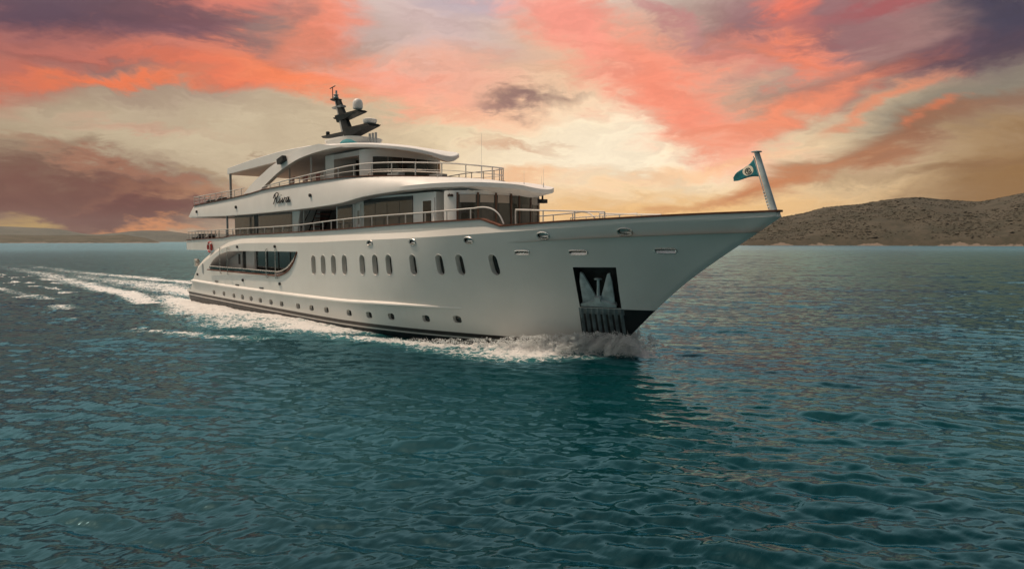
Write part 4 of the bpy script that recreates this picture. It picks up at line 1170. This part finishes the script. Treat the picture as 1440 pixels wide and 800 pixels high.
X2, Y2 = X + DX * np.where(body > .3, .3, 1), Y + DY * np.where(body > .3, .3, 1)
nr, na = X.shape
verts = np.stack([X2, Y2, Z], -1).reshape(-1, 3)
ii, jj = np.meshgrid(np.arange(nr - 1), np.arange(na), indexing='ij'); j2 = (jj + 1) % na
quads = np.stack([ii * na + jj, ii * na + j2, (ii + 1) * na + j2, (ii + 1) * na + jj], -1).reshape(-1, 4)
ctr = len(verts); verts = np.concatenate([verts, [[CAM[0], CAM[1], 0]]])
fan = np.stack([np.arange(na), np.full(na, ctr), (np.arange(na) + 1) % na], 1)
me = bpy.data.meshes.new('sea')
me.vertices.add(len(verts)); me.vertices.foreach_set('co', verts.astype(np.float32).ravel())
nl = quads.size + fan.size
me.loops.add(nl); me.loops.foreach_set('vertex_index', np.concatenate([quads.ravel(), fan.ravel()]).astype(np.int32))
me.polygons.add(len(quads) + len(fan))
st_ = np.concatenate([np.arange(len(quads)) * 4, quads.size + np.arange(len(fan)) * 3]).astype(np.int32)
me.polygons.foreach_set('loop_start', st_)
me.update(calc_edges=True)
me.polygons.foreach_set('use_smooth', np.ones(len(me.polygons), bool))
at = me.attributes.new('foam', 'FLOAT', 'POINT'); at.data.foreach_set('value', np.concatenate([fo.ravel(), [0]]).astype(np.float32))
me.update()
if me.polygons[0].normal.z < 0: me.flip_normals()
sea = bpy.data.objects.new('sea', me); COL.objects.link(sea); sea['kind'] = 'structure'

def sea_material():
    m = bpy.data.materials.new('sea_water'); m.use_nodes = True
    t = NT(m.node_tree)
    geo = t.n('ShaderNodeNewGeometry'); pos = geo.outputs['Position']
    fo = t.n('ShaderNodeAttribute', attribute_name='foam').outputs['Fac']
    dist = t.vmath('LENGTH', t.vmath('SUBTRACT', pos, tuple(CAM * np.array([1, 1, 0]))))
    # ripples
    rp = t.n('ShaderNodeMapping'); t.put(rp.inputs['Vector'], pos)
    rp.inputs['Rotation'].default_value = (0, 0, -math.atan2(wd[1], wd[0])); rp.inputs['Scale'].default_value = (1.0, .38, 1.0)
    rv = rp.outputs[0]
    n_a = t.noise(rv, 1.1, 4.0, .6, .5); n_b = t.noise(rv, 5.5, 3.0, .55, .4); n_c = t.noise(rv, .22, 3.0, .55, .2)
    hgt = t.math('ADD', t.math('MULTIPLY', n_a, .15), t.math('ADD', t.math('MULTIPLY', n_b, .034), t.math('MULTIPLY', n_c, t.ramp(dist, 60.0, 200.0, 0.0, .15))))
    bp = t.n('ShaderNodeBump'); bp.inputs['Distance'].default_value = 1.0
    t.put(bp.inputs['Strength'], t.ramp(dist, 12.0, 160.0, .24, .48, smooth=False)); t.put(bp.inputs['Height'], hgt)
    # water body: green-blue light scattered back from below, mirrored sky on top
    deep = t.mix(t.ramp(t.noise(pos, .06, 3.0, .5), .35, .65), (0.0001, .015, .018), (0.0002, .027, .031))
    offs = t.vmath('DOT_PRODUCT', pos, tuple(DEPTH))             # water painted paler with distance, standing in for reflected sky
    deep = t.mix(t.ramp(offs, -15.0, 320.0, smooth=False), deep, (.050, .085, .088))
    deep = t.mix(t.ramp(t.math('ADD', fo, t.math('MULTIPLY', t.math('SUBTRACT', n_a, .5), .6)), .10, .75), deep, (.05, .20, .21))   # bubbles below the surface
    wd_ = t.n('ShaderNodeBsdfDiffuse'); t.put(wd_.inputs['Color'], deep)
    wg = t.n('ShaderNodeBsdfGlossy'); t.put(wg.inputs['Roughness'], t.ramp(dist, 12.0, 520.0, .085, .21, smooth=False)); t.put(wg.inputs['Color'], (.42, .78, .96))
    fz = t.n('ShaderNodeFresnel'); fz.inputs['IOR'].default_value = 1.45
    for q in (wd_, wg, fz): t.t.links.new(bp.outputs[0], q.inputs['Normal'])
    wt = t.n('ShaderNodeMixShader'); t.put(wt.inputs[0], fz.outputs[0])
    t.t.links.new(wd_.outputs[0], wt.inputs[1]); t.t.links.new(wg.outputs[0], wt.inputs[2])
    # foam: lace of bubbles
    vo = t.n('ShaderNodeTexVoronoi', feature='DISTANCE_TO_EDGE'); t.put(vo.inputs['Vector'], t.vmath('ADD', pos, t.comb(t.noise(pos, 2.0, 3.0), t.noise(t.vmath('ADD', pos, (5, 5, 5)), 2.0, 3.0)))); vo.inputs['Scale'].default_value = 2.3
    lace = t.math('SUBTRACT', 1.0, t.ramp(vo.outputs['Distance'], .0, .22))
    fn = t.noise(pos, 3.2, 6.0, .68, .3); fn2 = t.noise(pos, 14.0, 4.0, .7)
    lv = t.math('ADD', t.math('MULTIPLY', fo, 1.35), t.math('ADD', t.math('MULTIPLY', t.math('SUBTRACT', fn, .5), 1.1), t.math('ADD', t.math('MULTIPLY', t.math('SUBTRACT', fn2, .5), .5), t.math('MULTIPLY', t.math('SUBTRACT', lace, .55), .26))))
    cover = t.math('MULTIPLY', t.ramp(lv, .50, .92), t.ramp(fo, .04, .16))
    fm = t.n('ShaderNodeBsdfPrincipled'); t.put(fm.inputs['Base Color'], t.mix(fn, (.62, .63, .63), (.88, .87, .86)))
    fm.inputs['Roughness'].default_value = .75; fm.inputs['Specular IOR Level'].default_value = .3
    fb = t.n('ShaderNodeBump'); fb.inputs['Distance'].default_value = .25; fb.inputs['Strength'].default_value = .8
    t.put(fb.inputs['Height'], t.math('ADD', fn, t.math('MULTIPLY', fn2, .35))); t.t.links.new(fb.outputs[0], fm.inputs['Normal'])
    mx = t.n('ShaderNodeMixShader'); t.put(mx.inputs[0], cover)
    t.t.links.new(wt.outputs[0], mx.inputs[1]); t.t.links.new(fm.outputs[0], mx.inputs[2])
    o = t.n('ShaderNodeOutputMaterial'); t.t.links.new(mx.outputs[0], o.inputs['Surface'])
    return m
me.materials.append(sea_material())

# thrown spray at the forefoot: thousands of separate drops, one mass nobody could count
def foam_material():
    m, t, p = principled('spray_foam', (.93, .94, .94), .55)
    p.inputs['Subsurface Weight'].default_value = .0
    tl_ = t.n('ShaderNodeBsdfTranslucent'); t.put(tl_.inputs['Color'], (.9, .92, .92))
    mx = t.n('ShaderNodeMixShader'); mx.inputs[0].default_value = .55
    t.t.links.new(p.outputs[0], mx.inputs[1]); t.t.links.new(tl_.outputs[0], mx.inputs[2])
    t.t.links.new(mx.outputs[0], [q for q in t.t.nodes if q.type == 'OUTPUT_MATERIAL'][0].inputs['Surface'])
    return m
M['spray'] = foam_material()
def drops(name, pts, rad):
    octa = np.array([(1, 0, 0), (-1, 0, 0), (0, 1, 0), (0, -1, 0), (0, 0, 1), (0, 0, -1)], float)
    tri = np.array([(0, 2, 4), (2, 1, 4), (1, 3, 4), (3, 0, 4), (2, 0, 5), (1, 2, 5), (3, 1, 5), (0, 3, 5)])
    v = (pts[:, None, :] + octa[None] * (rad[:, None] * (1 + .4 * rng.standard_normal((len(pts), 6))))[..., None]).reshape(-1, 3)
    f = (tri[None] + 6 * np.arange(len(pts))[:, None, None]).reshape(-1, 3)
    me_ = bpy.data.meshes.new(name); me_.from_pydata(v.tolist(), [], f.tolist()); me_.materials.append(M['spray'])
    me_.polygons.foreach_set('use_smooth', [True] * len(me_.polygons)); me_.update()
    o = bpy.data.objects.new(name, me_); COL.objects.link(o); o['kind'] = 'stuff'
    return o
def splash():
    P, Rr = [], []
    for sgn, nseed in ((-1, 380), (1, 70)):
        x0 = 44.2 - np.abs(rng.gamma(1.5, 2.3 if sgn < 0 else 1.4, nseed)); x0 = x0[x0 > 31.5]
        hb0 = np.where(x0 < 43.1, wl_b(np.clip(x0, 0, 43)), 0)
        rp0 = .42 + np.clip(43.4 - x0, 0, 20) * .17
        amp0 = np.interp(x0, [31.5, 36, 39, 41, 43.2, 44.3], [.12, .26, .46, .72, .85, .45]) * (.35 + .9 * rng.random(len(x0)) ** 1.6) * (1.25 if sgn > 0 else 1)
        lat0 = np.maximum(rp0 + rng.normal(0, .16, len(x0)), .02)
        for k in range(len(x0)):
            n = int(40 + 230 * amp0[k]); tt = rng.random(n) ** .8
            vx, vy = rng.normal(-.45, .35), abs(rng.normal(.55, .3)); sg_ = .03 + .07 * tt
            x = x0[k] + vx * tt + rng.normal(0, 1, n) * sg_; la = lat0[k] + vy * tt + rng.normal(0, 1, n) * sg_
            z = .10 + amp0[k] * (4 * tt * (1 - tt)) ** .8 * (1 - .25 * tt) + rng.normal(0, .03, n)
            P.append(np.stack([x, sgn * (hb0[k] + la), z], 1)); Rr.append((.005 + .018 * rng.random(n) ** 2.2) * np.where(tt < .35, 1.5, 1))
    return np.concatenate(P), np.concatenate(Rr)
P_, R_ = splash()
spray = drops('bow_spray', P_, R_)
spray['label'] = 'white spray thrown up where the bow cuts the sea'
spray['category'] = 'spray'

# ------------------------------------------------------------------ land
def polar_land(name, a0, a1, na_, prof_fn, r0, r1, nr_, rough, seed, mat, back=.5):
    """a hill range standing on an arc of shore; prof_fn(angle) = ridge elevation in degrees"""
    A_ = np.radians(np.linspace(a0, a1, na_)); T_ = np.linspace(0, 1 + back, nr_)
    vs = []
    AA, TT = np.meshgrid(A_, T_, indexing='ij')
    R_ = r0 + (r1 - r0) * TT
    px_ = CAM[0] + R_ * (np.sin(AA) * RIGHT[0] + np.cos(AA) * DEPTH[0]); py_ = CAM[1] + R_ * (np.sin(AA) * RIGHT[1] + np.cos(AA) * DEPTH[1])
    ridge_h = np.tan(np.radians(np.maximum(prof_fn(np.degrees(AA)), 0))) * r1
    shape = np.sin(np.clip(TT, 0, 1) * math.pi / 2) ** .9 * np.where(TT > 1, np.cos((TT - 1) / back * math.pi / 2) ** 2, 1)
    sc = (r1 - r0)
    nz = fbm(px_ / sc * 5 + 3, py_ / sc * 5 + 7, 5, seed) - .48
    shore = np.clip(TT * 25, 0, 1)
    z = ridge_h * shape + rough * nz * shore * (np.clip(1.2 - TT, .12, 1)) + shore * np.clip(ridge_h, 0, 3.0) * (.5 + nz)
    z = np.where(TT <= 0, -2.0, z); z = np.where(ridge_h <= 0.01, -2.0, z)
    P = np.stack([px_, py_, z], -1)
    b = MB(); b.grid(P); o = b.build(name, mat, sharp=0, fix=False); o['kind'] = 'structure'
    return o, P
def land_material(name, c1, c2, rock, scale, rock_h):
    m, t, p = principled(name, c1, .9, spec=.2)
    pos = t.n('ShaderNodeNewGeometry').outputs['Position']
    a = t.noise(pos, scale, 6.0, .65); b_ = t.noise(pos, scale * 5, 4.0, .65); z = t.sep(pos)[2]
    c = t.mix(t.ramp(t.math('ADD', t.math('MULTIPLY', a, .6), t.math('MULTIPLY', b_, .4)), .40, .58), c1, c2)
    sh = t.math('ADD', z, t.math('MULTIPLY', t.math('SUBTRACT', a, .5), rock_h * 16.0))
    c = t.mix(t.ramp(sh, rock_h, rock_h * .4), c, t.mix(b_, tuple(.6 * q for q in rock), rock))
    scar = t.ramp(t.noise(pos, scale * .9, 5.0, .7, .5), .62, .72, 0.0, .55)
    c = t.mix(t.math('MULTIPLY', scar, t.ramp(z, rock_h * 10, rock_h * 3)), c, rock)
    t.put(p.inputs['Base Color'], c)
    bp = t.n('ShaderNodeBump'); bp.inputs['Distance'].default_value = 1.5; bp.inputs['Strength'].default_value = .45
    t.put(bp.inputs['Height'], t.math('ADD', a, t.math('MULTIPLY', b_, .5))); t.t.links.new(bp.outputs[0], p.inputs['Normal'])
    return m
isl = pchip([17.6, 19.2, 21.0, 21.6, 23.1, 24.7, 26.9, 30.3, 31.9, 34.2, 36.0, 37.2, 39, 42, 46, 50, 56, 60], [0, 1.2, 1.9, 2.05, 2.32, 2.72, 2.90, 3.22, 3.06, 2.85, 3.15, 3.45, 3.7, 3.8, 3.2, 2.5, 1.0, 0])
island, IP = polar_land('scrub_hill', 17.5, 60, 420, isl, 900, 1230, 70, 10.0, 5, land_material('scrub_hillside', (.046, .044, .031), (.074, .064, .047), (.25, .20, .16), .035, 1.6))
# scrub standing on the hillside: far too many to count, one mass
def scrub():
    r = np.random.default_rng(12); n = 17000
    i = r.integers(4, IP.shape[0] - 1, n); j = (2 + (47 - 2) * r.random(n) ** 1.15).astype(int)
    P = IP[i, j] + (IP[np.minimum(i + 1, IP.shape[0] - 1), j] - IP[i, j]) * r.random(n)[:, None] + (IP[i, j + 1] - IP[i, j]) * r.random(n)[:, None]
    keep = (P[:, 2] > 1.8) & (fbm(P[:, 0] / 45, P[:, 1] / 45, 3, 50) + .25 * r.random(n) > .50)
    P = P[keep]
    ico = bmesh.new(); bmesh.ops.create_icosphere(ico, subdivisions=1, radius=1.0)
    iv = np.array([v.co[:] for v in ico.verts]); fi = np.array([[v.index for v in f.verts] for f in ico.faces]); ico.free()
    k = len(iv); sc = r.gamma(1.8, .30, len(P)) + .25
    V = P[:, None] + iv[None] * (sc[:, None, None] * np.array([1.4, 1.4, .5])) * (1 + .30 * r.standard_normal((len(P), k, 1)))
    F_ = fi[None] + k * np.arange(len(P))[:, None, None]
    me_ = bpy.data.meshes.new('hill_scrub'); me_.from_pydata(V.reshape(-1, 3).tolist(), [], F_.reshape(-1, 3).tolist())
    m, t, p = principled('scrub_leaves', (.05, .05, .03), .85, spec=.2)
    ri = t.n('ShaderNodeNewGeometry').outputs['Random Per Island']
    t.put(p.inputs['Base Color'], t.mix(ri, (.050, .046, .033), (.068, .060, .044)))
    me_.materials.append(m); me_.update()
    o = bpy.data.objects.new('hill_scrub', me_); COL.objects.link(o); o['kind'] = 'stuff'
    o['label'] = 'dark scrub and low trees covering the hillside'; o['category'] = 'scrub'
scrub()
lowp = pchip([-60, -48, -42, -36.9, -34, -32, -30.5, -29.6, -29, -28.3, -27.6, -27.2], [.62, .55, .5, .48, .52, .50, .46, .54, .44, .34, .1, 0])
low_land, LP = polar_land('low_headland', -60, -27.1, 240, lowp, 2500, 3000, 30, 8.0, 9, land_material('headland', (.050, .052, .036), (.095, .085, .06), (.25, .2, .16), .02, 1.5))
farp = pchip([-60, -50, -44, -38, -36, -33.6, -31.5, -30, -28.4, -27, -25, -23, -20, -14, -8, -4], [1.0, 1.4, 1.2, 1.05, .98, .86, .52, .62, .82, .80, .58, .6, .5, .35, .2, 0])
far_hills, _ = polar_land('distant_hills', -60, -3.9, 200, farp, 7000, 8300, 20, 50.0, 15, land_material('distant_hillside', (.06, .07, .06), (.10, .10, .08), (.2, .18, .16), .004, 3))

# evening air: everything far away fades into it
hz = MB(); hz.box((0, 0, 128), (19000, 19000, 264))
haze = hz.build('haze', [], sharp=0); haze['kind'] = 'stuff'
hm_ = bpy.data.materials.new('evening_haze'); hm_.use_nodes = True
t = NT(hm_.node_tree)
pv = t.n('ShaderNodeVolumePrincipled'); t.put(pv.inputs['Color'], (.80, .83, .86)); pv.inputs['Density'].default_value = 2.5e-5; pv.inputs['Anisotropy'].default_value = .2
o_ = t.n('ShaderNodeOutputMaterial'); t.t.links.new(pv.outputs[0], o_.inputs['Volume'])
haze.data.materials.append(hm_)
